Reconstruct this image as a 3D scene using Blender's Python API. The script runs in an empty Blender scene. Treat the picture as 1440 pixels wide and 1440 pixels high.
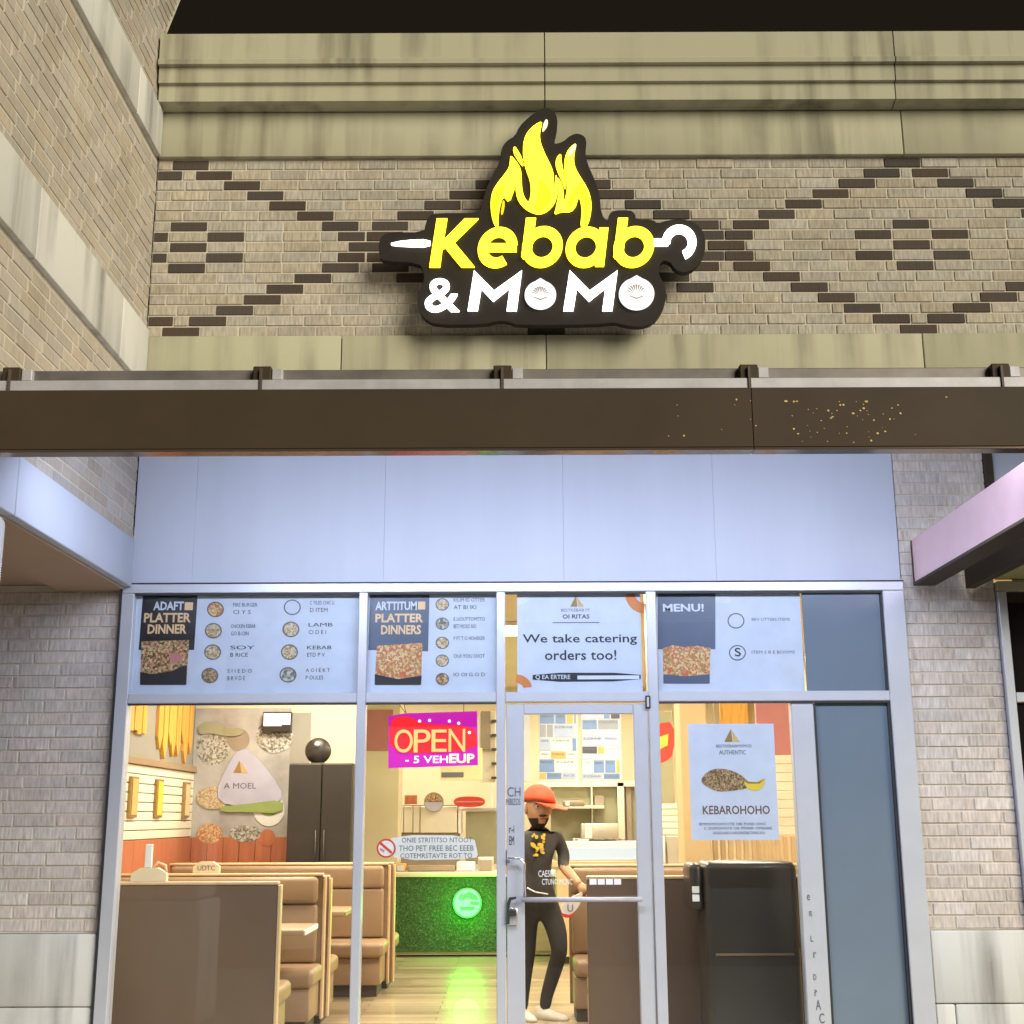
import bpy, bmesh, math, random
from mathutils import Vector, Matrix
from mathutils.geometry import tessellate_polygon
random.seed(11)
R = math.radians
scene = bpy.context.scene
COL = scene.collection

# ------------------------------------------------------------------ camera
F_PX, PITCH, ROLL = 1796.0, R(13.5), R(0.22)
CAM = Vector((0.0, -8.0, 1.5))
cd = bpy.data.cameras.new('camera'); cam = bpy.data.objects.new('camera', cd); COL.objects.link(cam)
cd.sensor_width = 36.0; cd.lens = F_PX / 1440 * 36.0; cd.clip_start = 0.05; cd.clip_end = 500
cam.location = CAM
CROT = Matrix.Rotation(R(90) + PITCH, 3, 'X') @ Matrix.Rotation(-ROLL, 3, 'Z')
cam.rotation_euler = CROT.to_euler()
scene.camera = cam

# ------------------------------------------------------------------ world, lot light, exposure
w = bpy.data.worlds.new('World'); scene.world = w; w.use_nodes = True
bg = w.node_tree.nodes['Background']
bg.inputs[0].default_value = (1.0, 0.80, 0.50, 1); bg.inputs[1].default_value = 0.011
sd = bpy.data.lights.new('lot_floodlight', 'SUN'); sd.energy = 3.9; sd.angle = R(38); sd.color = (1.0, 0.93, 0.74)
so = bpy.data.objects.new('lot_floodlight', sd); COL.objects.link(so)
so.rotation_euler = Vector((-0.68, 0.72, -0.50)).to_track_quat('-Z', 'Y').to_euler()
vs = scene.view_settings
vs.view_transform = 'Standard'; vs.look = 'None'; vs.gamma = 1.0; vs.exposure = 0.25; vs.use_curve_mapping = False
scene.cycles.max_bounces = 8; scene.cycles.transparent_max_bounces = 16
scene.cycles.use_denoising = True
scene.cycles.sample_clamp_indirect = 6.0

def at(px, py, Y):
    """point of the place seen at photograph pixel (1440 grid) on the vertical plane y = Y"""
    d = CROT @ Vector((px - 720, 720 - py, -F_PX))
    t = (Y - CAM.y) / d.y
    return CAM + d * t

# ------------------------------------------------------------------ materials
def nodes_of(name):
    m = bpy.data.materials.new(name); m.use_nodes = True
    nt = m.node_tree; b = nt.nodes['Principled BSDF']
    return m, nt, b
def N(nt, t, **kw):
    n = nt.nodes.new(t)
    for k, v in kw.items():
        setattr(n, k, v)
    return n
def mat(name, col, rough=0.6, metal=0.0, var=0.15, scale=6.0, bump=0.0, bscale=60.0, rnd=0.0, spec=0.5, stretch=(1, 1, 1), coat=0.0, detail=6.0):
    m, nt, b = nodes_of(name); L = nt.links.new
    b.inputs['Roughness'].default_value = rough; b.inputs['Metallic'].default_value = metal
    b.inputs['Specular IOR Level'].default_value = spec
    b.inputs['Coat Weight'].default_value = coat
    geo = N(nt, 'ShaderNodeNewGeometry'); mp = N(nt, 'ShaderNodeMapping'); mp.inputs['Scale'].default_value = stretch
    L(geo.outputs['Position'], mp.inputs[0])
    nz = N(nt, 'ShaderNodeTexNoise'); nz.inputs['Scale'].default_value = scale; nz.inputs['Detail'].default_value = detail; nz.inputs['Roughness'].default_value = 0.6
    L(mp.outputs[0], nz.inputs['Vector'])
    hs = N(nt, 'ShaderNodeHueSaturation'); hs.inputs['Color'].default_value = (*col, 1)
    mr = N(nt, 'ShaderNodeMapRange'); mr.inputs['From Min'].default_value = 0.25; mr.inputs['From Max'].default_value = 0.75
    mr.inputs['To Min'].default_value = 1 - var; mr.inputs['To Max'].default_value = 1 + var
    L(nz.outputs['Fac'], mr.inputs['Value'])
    val = mr.outputs[0]
    if rnd:
        oi = N(nt, 'ShaderNodeObjectInfo'); r2 = N(nt, 'ShaderNodeMapRange')
        r2.inputs['To Min'].default_value = 1 - rnd; r2.inputs['To Max'].default_value = 1 + rnd
        L(oi.outputs['Random'], r2.inputs['Value'])
        mu = N(nt, 'ShaderNodeMath', operation='MULTIPLY'); L(val, mu.inputs[0]); L(r2.outputs[0], mu.inputs[1]); val = mu.outputs[0]
    L(val, hs.inputs['Value']); L(hs.outputs[0], b.inputs['Base Color'])
    if bump:
        n2 = N(nt, 'ShaderNodeTexNoise'); n2.inputs['Scale'].default_value = bscale; n2.inputs['Detail'].default_value = 4
        L(mp.outputs[0], n2.inputs['Vector'])
        bp = N(nt, 'ShaderNodeBump'); bp.inputs['Strength'].default_value = bump; bp.inputs['Distance'].default_value = 0.01
        L(n2.outputs['Fac'], bp.inputs['Height']); L(bp.outputs[0], b.inputs['Normal'])
    return m
def emit(name, col, strength, base=(0.8, 0.8, 0.8)):
    m, nt, b = nodes_of(name)
    b.inputs['Base Color'].default_value = (*base, 1); b.inputs['Roughness'].default_value = 0.35
    b.inputs['Emission Color'].default_value = (*col, 1); b.inputs['Emission Strength'].default_value = strength
    return m
def brick_mat(name, col, rnd, var):
    """tan brick with fine vertical combing, a tone of its own for each brick"""
    m, nt, b = nodes_of(name); L = nt.links.new
    b.inputs['Roughness'].default_value = 0.85
    geo = N(nt, 'ShaderNodeNewGeometry'); oi = N(nt, 'ShaderNodeObjectInfo')
    mp = N(nt, 'ShaderNodeMapping'); mp.inputs['Scale'].default_value = (1, 1, 0.18); L(geo.outputs['Position'], mp.inputs[0])
    n1 = N(nt, 'ShaderNodeTexNoise'); n1.inputs['Scale'].default_value = 62; n1.inputs['Detail'].default_value = 5; L(mp.outputs[0], n1.inputs['Vector'])
    n2 = N(nt, 'ShaderNodeTexNoise'); n2.inputs['Scale'].default_value = 2.2; n2.inputs['Detail'].default_value = 7; L(geo.outputs['Position'], n2.inputs['Vector'])
    def rng(src, lo, hi, a=0.25, z=0.75):
        r = N(nt, 'ShaderNodeMapRange'); r.inputs['From Min'].default_value = a; r.inputs['From Max'].default_value = z
        r.inputs['To Min'].default_value = lo; r.inputs['To Max'].default_value = hi; L(src, r.inputs['Value']); return r.outputs[0]
    def mul(a, c):
        k = N(nt, 'ShaderNodeMath', operation='MULTIPLY'); L(a, k.inputs[0]); L(c, k.inputs[1]); return k.outputs[0]
    v = mul(mul(rng(n1.outputs['Fac'], 1 - var, 1 + var), rng(n2.outputs['Fac'], 0.84, 1.14)), rng(oi.outputs['Random'], 1 - rnd, 1 + rnd, 0, 1))
    hs = N(nt, 'ShaderNodeHueSaturation'); hs.inputs['Color'].default_value = (*col, 1)
    fr = N(nt, 'ShaderNodeMath', operation='MULTIPLY'); fr.inputs[1].default_value = 7.31; L(oi.outputs['Random'], fr.inputs[0])
    fc = N(nt, 'ShaderNodeMath', operation='FRACT'); L(fr.outputs[0], fc.inputs[0])
    L(rng(fc.outputs[0], 0.65, 1.15, 0, 1), hs.inputs['Saturation']); L(v, hs.inputs['Value']); L(hs.outputs[0], b.inputs['Base Color'])
    bp = N(nt, 'ShaderNodeBump'); bp.inputs['Strength'].default_value = 0.45; bp.inputs['Distance'].default_value = 0.006
    L(n1.outputs['Fac'], bp.inputs['Height']); L(bp.outputs[0], b.inputs['Normal'])
    return m
def stone_mat(name, col):
    """cast stone with rain streaks running down the face and blotches of dirt"""
    m, nt, b = nodes_of(name); L = nt.links.new
    b.inputs['Roughness'].default_value = 0.8
    geo = N(nt, 'ShaderNodeNewGeometry')
    mp = N(nt, 'ShaderNodeMapping'); mp.inputs['Scale'].default_value = (5, 5, 0.35); L(geo.outputs['Position'], mp.inputs[0])
    n1 = N(nt, 'ShaderNodeTexNoise'); n1.inputs['Scale'].default_value = 1.3; n1.inputs['Detail'].default_value = 6; L(mp.outputs[0], n1.inputs['Vector'])
    n2 = N(nt, 'ShaderNodeTexNoise'); n2.inputs['Scale'].default_value = 1.1; n2.inputs['Detail'].default_value = 8; L(geo.outputs['Position'], n2.inputs['Vector'])
    n3 = N(nt, 'ShaderNodeTexNoise'); n3.inputs['Scale'].default_value = 150; n3.inputs['Detail'].default_value = 3; L(geo.outputs['Position'], n3.inputs['Vector'])
    r1 = N(nt, 'ShaderNodeValToRGB'); r1.color_ramp.elements[0].position = 0.45; r1.color_ramp.elements[1].position = 0.72
    L(n1.outputs['Fac'], r1.inputs[0])
    r2 = N(nt, 'ShaderNodeValToRGB'); r2.color_ramp.elements[0].position = 0.36; r2.color_ramp.elements[1].position = 0.62
    L(n2.outputs['Fac'], r2.inputs[0])
    mu = N(nt, 'ShaderNodeMath', operation='MULTIPLY'); L(r1.outputs[0], mu.inputs[0]); L(r2.outputs[0], mu.inputs[1])
    ad = N(nt, 'ShaderNodeMath', operation='MULTIPLY_ADD'); L(n3.outputs['Fac'], ad.inputs[0]); ad.inputs[1].default_value = 0.12; L(mu.outputs[0], ad.inputs[2])
    mx = N(nt, 'ShaderNodeMix', data_type='RGBA'); mx.inputs[6].default_value = (*col, 1)
    mx.inputs[7].default_value = (col[0] * .34, col[1] * .32, col[2] * .32, 1); L(ad.outputs[0], mx.inputs[0])
    L(mx.outputs[2], b.inputs['Base Color'])
    bp = N(nt, 'ShaderNodeBump'); bp.inputs['Strength'].default_value = 0.12; bp.inputs['Distance'].default_value = 0.01
    L(n3.outputs['Fac'], bp.inputs['Height']); L(bp.outputs[0], b.inputs['Normal'])
    return m
def glass_mat(name, tint, base=0.05):
    m = bpy.data.materials.new(name); m.use_nodes = True; nt = m.node_tree; nt.nodes.clear(); L = nt.links.new
    o = N(nt, 'ShaderNodeOutputMaterial'); tr = N(nt, 'ShaderNodeBsdfTransparent'); gl = N(nt, 'ShaderNodeBsdfGlossy')
    tr.inputs[0].default_value = (*tint, 1); gl.inputs['Roughness'].default_value = 0.02
    lw = N(nt, 'ShaderNodeLayerWeight'); lw.inputs['Blend'].default_value = 0.5
    pw = N(nt, 'ShaderNodeMath', operation='POWER'); L(lw.outputs['Facing'], pw.inputs[0]); pw.inputs[1].default_value = 5.0
    ma = N(nt, 'ShaderNodeMath', operation='MULTIPLY_ADD'); L(pw.outputs[0], ma.inputs[0]); ma.inputs[1].default_value = 0.95; ma.inputs[2].default_value = base * .6
    mx = N(nt, 'ShaderNodeMixShader'); L(ma.outputs[0], mx.inputs[0]); L(tr.outputs[0], mx.inputs[1]); L(gl.outputs[0], mx.inputs[2]); L(mx.outputs[0], o.inputs[0])
    return m
def food_mat(name, cols, scale):
    """a printed food photograph: mottled cells of a few colours"""
    m, nt, b = nodes_of(name); L = nt.links.new
    b.inputs['Roughness'].default_value = 0.4
    geo = N(nt, 'ShaderNodeNewGeometry')
    nz = N(nt, 'ShaderNodeTexNoise'); nz.inputs['Scale'].default_value = scale * .6; L(geo.outputs['Position'], nz.inputs['Vector'])
    vo = N(nt, 'ShaderNodeTexVoronoi'); vo.inputs['Scale'].default_value = scale
    mxv = N(nt, 'ShaderNodeMix', data_type='VECTOR'); mxv.inputs[0].default_value = 0.02
    L(geo.outputs['Position'], mxv.inputs[4]); L(nz.outputs['Color'], mxv.inputs[5]); L(mxv.outputs[1], vo.inputs['Vector'])
    sp = N(nt, 'ShaderNodeSeparateColor'); L(vo.outputs['Color'], sp.inputs[0])
    cr = N(nt, 'ShaderNodeValToRGB'); el = cr.color_ramp.elements
    while len(el) < len(cols): el.new(0.5)
    for i, c in enumerate(cols):
        el[i].position = i / len(cols); el[i].color = (*c, 1)
    cr.color_ramp.interpolation = 'CONSTANT'
    L(sp.outputs[0], cr.inputs[0]); L(cr.outputs[0], b.inputs['Base Color'])
    return m

M = {}
M['brick'] = brick_mat('tan_brick', (0.355, 0.312, 0.25), 0.10, 0.36)
M['brick_side'] = brick_mat('warm_tan_brick', (0.38, 0.325, 0.265), 0.09, 0.14)
M['brick_pier'] = brick_mat('grey_tan_brick', (0.50, 0.435, 0.39), 0.10, 0.30)
M['brick_dark'] = brick_mat('dark_brown_brick', (0.052, 0.036, 0.025), 0.14, 0.12)
M['mortar'] = mat('mortar', (0.52, 0.47, 0.385), 0.95, var=0.12, scale=9, bump=0.3, bscale=160)
M['stone'] = stone_mat('cast_stone', (0.40, 0.385, 0.275))
M['stone_pale'] = stone_mat('pale_cast_stone', (0.58, 0.575, 0.545))
M['bronze'] = mat('bronze_paint', (0.050, 0.035, 0.022), 0.62, var=0.16, scale=2.5, bump=0.03, bscale=300, spec=0.2)
M['bronze_lip'] = mat('bronze_gloss', (0.20, 0.15, 0.12), 0.16, metal=0.7, var=0.08, scale=4)
M['pink_lit_bronze'] = mat('pink_lit_bronze', (0.90, 0.60, 0.60), 0.30, metal=0.85, var=0.08, scale=3)  # bronze of the side beam, with the pink light on it put into the base colour
M['galv'] = mat('galvanised', (0.17, 0.15, 0.145), 0.45, metal=0.3, var=0.35, scale=5)
M['flash'] = mat('flashing', (0.44, 0.43, 0.47), 0.5, metal=0.2, var=0.2, scale=8)
M['fascia'] = mat('fascia_panel', (0.43, 0.455, 0.525), 0.5, var=0.045, scale=1.6, stretch=(2.2, 1, 0.25), spec=0.5)
M['alu'] = mat('frame_aluminium', (0.50, 0.515, 0.555), 0.36, metal=0.25, var=0.05, scale=5)
M['alu_dark'] = mat('gasket_black', (0.02, 0.02, 0.022), 0.6, var=0.1)
M['chrome'] = mat('handle_steel', (0.72, 0.72, 0.72), 0.22, metal=0.9, var=0.05)
M['glass'] = glass_mat('clear_glass', (0.96, 0.97, 0.96))
M['spandrel'] = mat('spandrel_glass', (0.14, 0.18, 0.225), 0.12, var=0.08, scale=0.9, spec=0.6)
M['dark_glass'] = mat('dark_window', (0.012, 0.010, 0.009), 0.06, var=0.1, spec=0.6)
M['soffit'] = mat('soffit_brown', (0.42, 0.28, 0.19), 0.7, var=0.08, scale=2)
M['soffit_y'] = mat('soffit_olive', (0.36, 0.31, 0.13), 0.7, var=0.08, scale=2)
M['asphalt'] = mat('asphalt', (0.05, 0.05, 0.052), 0.9, var=0.3, scale=40, bump=0.4, bscale=200)
M['concrete'] = mat('concrete', (0.30, 0.29, 0.27), 0.85, var=0.15, scale=3, bump=0.15)
M['sign_back'] = mat('sign_backer', (0.022, 0.018, 0.015), 0.6, var=0.15, scale=5, spec=0.15)
M['sign_side'] = mat('sign_return', (0.02, 0.017, 0.014), 0.5, var=0.1)
M['lit_yellow'] = emit('lit_yellow', (1.0, 0.80, 0.016), 3.2, (0.3, 0.25, 0.02))
M['lit_amber'] = emit('lit_amber', (1.0, 0.60, 0.008), 1.15, (0.3, 0.2, 0.01))
M['lit_cream'] = emit('lit_cream', (1.0, 0.86, 0.55), 0.9, (0.7, 0.6, 0.4))
M['lit_white'] = emit('lit_white', (1.0, 0.98, 0.97), 3.4)
M['lit_momo'] = emit('lit_dumpling', (1.0, 0.98, 0.97), 1.0, (.2, .2, .2))
M['pleat'] = mat('pleat_grey', (0.32, 0.31, 0.30), 0.6)
M['led'] = emit('led_lens', (0.62, 0.74, 1.0), 6.0)
M['ceil_lens'] = emit('ceiling_lens', (1.0, 0.90, 0.70), 4.0)
for n, c, r in (('paper', (0.55, 0.60, 0.74), .45), ('paper_white', (0.75, 0.75, 0.74), .5), ('ink', (0.02, 0.02, 0.03), .5), ('ink_soft', (0.11, 0.11, 0.14), .5),
                ('black_print', (0.022, 0.021, 0.028), .4), ('navy_print', (0.09, 0.115, 0.19), .35), ('gold', (0.62, 0.40, 0.14), .5), ('gold_dark', (0.30, 0.18, 0.05), .5),
                ('peach', (0.80, 0.55, 0.32), .5), ('orange', (0.62, 0.20, 0.05), .5), ('pale_print', (0.62, 0.66, 0.78), .5), ('brown_ink', (0.16, 0.075, 0.05), .5),
                ('red', (0.62, 0.05, 0.03), .6), ('lemon', (0.75, 0.55, 0.05), .5), ('pinkish', (0.50, 0.20, 0.20), .5), ('lilac', (0.45, 0.45, 0.60), .6),
                ('blue_print', (0.22, 0.33, 0.60), .5), ('green_print', (0.28, 0.36, 0.12), .6), ('olive', (0.33, 0.32, 0.20), .6), ('taupe', (0.32, 0.26, 0.20), .6)):
    M[n] = mat(n, c, r, var=0.08, scale=7)
M['board_grey'] = mat('board_grey', (0.42, 0.43, 0.46), .5, var=.06)
for n, c in (('b_blue', (0.12, 0.20, 0.40)), ('b_pale', (0.30, 0.36, 0.52)), ('b_gold', (0.45, 0.30, 0.08)), ('b_dark', (0.05, 0.055, 0.08)), ('b_white', (0.55, 0.55, 0.55)), ('b_steel', (0.22, 0.24, 0.30))):
    M[n] = mat(n, c, .5, var=.1)
M['food'] = food_mat('food_print', [(0.30, 0.12, 0.04), (0.50, 0.34, 0.16), (0.12, 0.06, 0.03), (0.56, 0.24, 0.16), (0.62, 0.50, 0.30), (0.20, 0.16, 0.06)], 95)
M['food2'] = food_mat('grill_print', [(0.55, 0.12, 0.05), (0.62, 0.38, 0.14), (0.35, 0.22, 0.08), (0.66, 0.50, 0.28), (0.50, 0.22, 0.10)], 90)
M['plate'] = food_mat('plate_print', [(0.55, 0.45, 0.30), (0.35, 0.22, 0.10), (0.62, 0.55, 0.42), (0.45, 0.30, 0.12)], 110)
M['kebab'] = food_mat('kebab_print', [(0.20, 0.12, 0.06), (0.36, 0.23, 0.12), (0.48, 0.35, 0.2), (0.13, 0.07, 0.04)], 130)
M['mural'] = mat('mural_print', (0.40, 0.385, 0.38), .6, var=.35, scale=2.6, detail=9)
M['mural_dark'] = food_mat('mural_dish', [(0.16, 0.15, 0.14), (0.45, 0.43, 0.40), (0.32, 0.30, 0.22), (0.55, 0.54, 0.52)], 60)
M['drip'] = mat('orange_timber', (0.70, 0.36, 0.06), 0.6, var=0.35, scale=5, stretch=(9, 9, 0.7))
M['screen_print'] = food_mat('menu_print', [(0.70, 0.72, 0.76), (0.62, 0.66, 0.78), (0.30, 0.40, 0.62), (0.74, 0.72, 0.68), (0.66, 0.55, 0.30), (0.70, 0.72, 0.76)], 9)
M['wood'] = mat('booth_laminate', (0.33, 0.225, 0.13), 0.45, var=0.12, scale=3, stretch=(1, 1, 6))
M['wood_light'] = mat('maple_edge', (0.62, 0.45, 0.26), 0.4, var=0.10, scale=4)
M['vinyl'] = mat('tan_vinyl', (0.31, 0.205, 0.12), 0.42, var=0.07, scale=5, bump=0.1, bscale=220)
M['booth_back'] = mat('brown_laminate', (0.150, 0.098, 0.066), 0.40, var=0.10, scale=1.5)
M['kick'] = mat('kick_base', (0.07, 0.05, 0.04), 0.6)
M['black_plastic'] = mat('black_plastic', (0.035, 0.029, 0.025), 0.30, var=0.10, scale=2)
M['cream'] = mat('cream_paint', (0.70, 0.62, 0.44), 0.7, var=0.05, scale=2)
M['tan'] = mat('tan_paint', (0.58, 0.43, 0.24), 0.7, var=0.05, scale=2)
M['shiplap'] = mat('shiplap_white', (0.80, 0.74, 0.58), 0.55, var=0.05, rnd=0.05, stretch=(1, .3, 4), scale=5)
M['wainscot'] = mat('terracotta_wood', (0.46, 0.15, 0.07), 0.5, var=0.2, scale=3, stretch=(9, 9, .6))
M['grey_wall'] = mat('grey_paint', (0.30, 0.285, 0.25), 0.7, var=0.05)
M['fridge'] = mat('dark_fridge', (0.032, 0.026, 0.022), 0.4, var=0.15, scale=2)
M['steel'] = mat('kitchen_steel', (0.55, 0.53, 0.47), 0.35, metal=0.5, var=0.1, scale=5)
M['white_lam'] = mat('white_laminate', (0.74, 0.70, 0.58), 0.5, var=0.05)
M['turf'] = mat('leaf_green', (0.055, 0.12, 0.03), 0.7, var=0.5, scale=30)
M['turf_base'] = mat('turf_backing', (0.05, 0.085, 0.03), 0.9, var=0.4, scale=20)
M['lit_green'] = emit('lit_green', (0.03, 1.0, 0.04), 3.5, (.02, .1, .02))
M['lit_mint'] = emit('lit_mint', (0.42, 1.0, 0.60), 0.85, (.05, .12, .06))
M['lit_case'] = emit('lit_case', (0.62, 0.82, 1.0), 0.45, (.3, .35, .4))
M['open_red'] = emit('open_red', (0.95, 0.02, 0.035), 0.9, (0.3, 0.02, 0.02))
M['open_pink'] = emit('open_magenta', (0.62, 0.012, 0.50), 0.75, (0.3, 0.02, 0.2))
M['open_tube'] = emit('open_tube', (1.0, 0.70, 0.24), 0.85, (.2, .15, .05))
M['open_white'] = emit('open_white', (1.0, 0.80, 0.95), 1.0)
M['open_lemon'] = emit('open_lemon', (0.95, 0.75, 0.03), 0.9)
M['tv'] = emit('tv_blue', (0.15, 0.20, 0.60), 0.8); M['tv2'] = emit('tv_magenta', (0.6, 0.08, 0.7), 0.8)
M['floor'] = None
M['skin'] = mat('skin', (0.50, 0.275, 0.155), 0.5, var=0.08, scale=12)
M['shirt'] = mat('shirt_charcoal', (0.045, 0.04, 0.037), 0.8, var=0.25, scale=9, bump=0.3, bscale=40)
M['pants'] = mat('pants_charcoal', (0.032, 0.03, 0.03), 0.8, var=0.25, scale=9, bump=0.3, bscale=30)
M['cap'] = mat('cap_red', (0.62, 0.075, 0.025), 0.7, var=0.08)
M['hair'] = mat('hair_black', (0.015, 0.011, 0.009), 0.7)
M['shoe'] = mat('shoe_cream', (0.66, 0.60, 0.48), 0.6)
M['eye'] = mat('eye_white', (0.7, 0.68, 0.65), 0.3)
M['lips'] = mat('lips', (0.30, 0.10, 0.075), 0.5)
def floor_mat():
    m, nt, b = nodes_of('plank_floor'); L = nt.links.new
    geo = N(nt, 'ShaderNodeNewGeometry')
    br = N(nt, 'ShaderNodeTexBrick'); br.inputs['Scale'].default_value = 1.0
    br.inputs['Brick Width'].default_value = 1.2; br.inputs['Row Height'].default_value = 0.15; br.inputs['Mortar Size'].default_value = 0.004
    br.inputs['Color1'].default_value = (0.44, 0.35, 0.22, 1); br.inputs['Color2'].default_value = (0.24, 0.18, 0.105, 1); br.inputs['Mortar'].default_value = (0.10, 0.07, 0.04, 1)
    L(geo.outputs['Position'], br.inputs['Vector']); L(br.outputs[0], b.inputs['Base Color'])
    b.inputs['Roughness'].default_value = 0.30; b.inputs['Coat Weight'].default_value = 0.25
    return m
M['floor'] = floor_mat()

# ------------------------------------------------------------------ object helpers
def tag(o, label=None, cat=None, group=None, kind=None):
    if label: o['label'] = label
    if cat: o['category'] = cat
    if group: o['group'] = group
    if kind: o['kind'] = kind
    return o
def link(name, me, parent=None, m=None):
    o = bpy.data.objects.new(name, me); COL.objects.link(o)
    if m is not None:
        me.materials.clear(); me.materials.append(M[m] if isinstance(m, str) else m)
    if parent is not None:
        o.parent = parent; o.matrix_parent_inverse = Matrix.Translation(-Vector(parent.location)) if parent.parent is None else parent_inv(parent)
    return o
def parent_inv(p):
    # parents are never rotated or scaled: the inverse is the negated sum of locations
    t = Vector((0, 0, 0)); q = p
    while q is not None:
        t += Vector(q.location) + (q.matrix_parent_inverse.translation if q.parent else Vector()); q = q.parent
    return Matrix.Translation(-t)
def thing(name, label, cat, loc=(0, 0, 0), group=None):
    e = bpy.data.objects.new(name, None); COL.objects.link(e); e.location = loc; e.empty_display_size = 0.2
    return tag(e, label, cat, group)
def mesh_of(bm, name):
    me = bpy.data.meshes.new(name); bm.to_mesh(me); bm.free(); return me
def bm_box(bm, x0, x1, y0, y1, z0, z1, bev=0.0, seg=1):
    r = bmesh.ops.create_cube(bm, size=1.0)
    vv = r['verts']
    for v in vv:
        v.co = Vector(((x0 + x1) / 2 + v.co.x * (x1 - x0), (y0 + y1) / 2 + v.co.y * (y1 - y0), (z0 + z1) / 2 + v.co.z * (z1 - z0)))
    if bev:
        ed = set(e for v in vv for e in v.link_edges)
        bmesh.ops.bevel(bm, geom=list(ed), offset=bev, segments=seg, affect='EDGES', profile=0.5)
def box(name, x0, x1, y0, y1, z0, z1, m, parent=None, bev=0.003, seg=1):
    cx, cy, cz = (x0 + x1) / 2, (y0 + y1) / 2, (z0 + z1) / 2
    bm = bmesh.new(); hx, hy, hz = abs(x1 - x0) / 2, abs(y1 - y0) / 2, abs(z1 - z0) / 2
    bev = min(bev, hx * .8, hy * .8, hz * .8)
    bm_box(bm, -hx, hx, -hy, hy, -hz, hz, bev, seg)
    me = mesh_of(bm, name)
    if seg > 1:
        for p in me.polygons: p.use_smooth = True
    o = link(name, me, parent, m); o.location = (cx, cy, cz)
    return o
def pbox(name, px0, py0, px1, py1, Y0, Y1, m, parent=None, bev=0.003, seg=1):
    """box whose front face (at Y0) fills a pixel rectangle"""
    a = at(px0, py0, Y0); c = at(px1, py1, Y0)
    return box(name, a.x, c.x, Y0, Y1, c.z, a.z, m, parent, bev, seg)
def prism(name, pts, y0, y1, m, parent=None, side=None, bev=0.0):
    """outline in the x-z plane, thickness y0..y1 (front y0)"""
    bm = bmesh.new()
    n = len(pts)
    area = sum(pts[i][0] * pts[(i + 1) % n][1] - pts[(i + 1) % n][0] * pts[i][1] for i in range(n))
    if area < 0: pts = pts[::-1]
    cx = sum(p[0] for p in pts) / n; cz = sum(p[1] for p in pts) / n
    fv = [bm.verts.new((p[0] - cx, y0, p[1] - cz)) for p in pts]
    bv = [bm.verts.new((p[0] - cx, y1, p[1] - cz)) for p in pts]
    for tri in tessellate_polygon([[Vector((p[0], p[1], 0)) for p in pts]]):
        if len(set(tri)) < 3: continue
        try:
            bm.faces.new([fv[k] for k in tri]); bm.faces.new([bv[k] for k in tri[::-1]])
        except ValueError: pass
    for i in range(n):
        f = bm.faces.new((fv[i], bv[i], bv[(i + 1) % n], fv[(i + 1) % n])); f.material_index = 1 if side else 0
    bmesh.ops.recalc_face_normals(bm, faces=bm.faces)
    me = mesh_of(bm, name); o = link(name, me, parent, m)
    if side: me.materials.append(M[side])
    o.location = (cx, 0, cz)
    return o
def ppoly(name, pix, Y0, th, m, parent=None, side=None):
    return prism(name, [(at(x, y, Y0).x, at(x, y, Y0).z) for x, y in pix], Y0, Y0 + th, m, parent, side)
def circ(cx, cy, r, n=28, ry=None, a0=0, a1=360):
    ry = ry or r
    return [(cx + r * math.cos(R(a0 + (a1 - a0) * i / n)), cy - ry * math.sin(R(a0 + (a1 - a0) * i / n))) for i in range(n + (a1 - a0 < 360))]
def arc_band(cx, cy, rx, ry, wd, a0, a1, n=40, shear=0.0):
    o = [(cx + rx * math.cos(R(a0 + (a1 - a0) * i / n)), cy - ry * math.sin(R(a0 + (a1 - a0) * i / n))) for i in range(n + 1)]
    q = [(cx + (rx - wd) * math.cos(R(a0 + (a1 - a0) * i / n)), cy - (ry - wd) * math.sin(R(a0 + (a1 - a0) * i / n))) for i in range(n + 1)]
    return [(x - shear * (y - cy), y) for x, y in o + q[::-1]]
def tube(name, pts, r, m, parent=None, n=10, closed_caps=True):
    bm = bmesh.new(); rings = []
    P = [Vector(p) for p in pts]; c = P[0].copy()
    for i, p in enumerate(P):
        d = (P[min(i + 1, len(P) - 1)] - P[max(i - 1, 0)]).normalized()
        u = d.cross(Vector((0, 0, 1)));
        if u.length < .05: u = d.cross(Vector((1, 0, 0)))
        u.normalize(); v = d.cross(u)
        rr = r[i] if isinstance(r, (list, tuple)) else r
        rings.append([bm.verts.new(p - c + (u * math.cos(2 * math.pi * k / n) + v * math.sin(2 * math.pi * k / n)) * rr) for k in range(n)])
    for a, b in zip(rings, rings[1:]):
        for k in range(n): bm.faces.new((a[k], a[(k + 1) % n], b[(k + 1) % n], b[k]))
    bm.faces.new(rings[0][::-1]); bm.faces.new(rings[-1])
    bmesh.ops.recalc_face_normals(bm, faces=bm.faces)
    me = mesh_of(bm, name)
    for p in me.polygons: p.use_smooth = len(p.vertices) == 4
    o = link(name, me, parent, m); o.location = c
    return o
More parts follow.
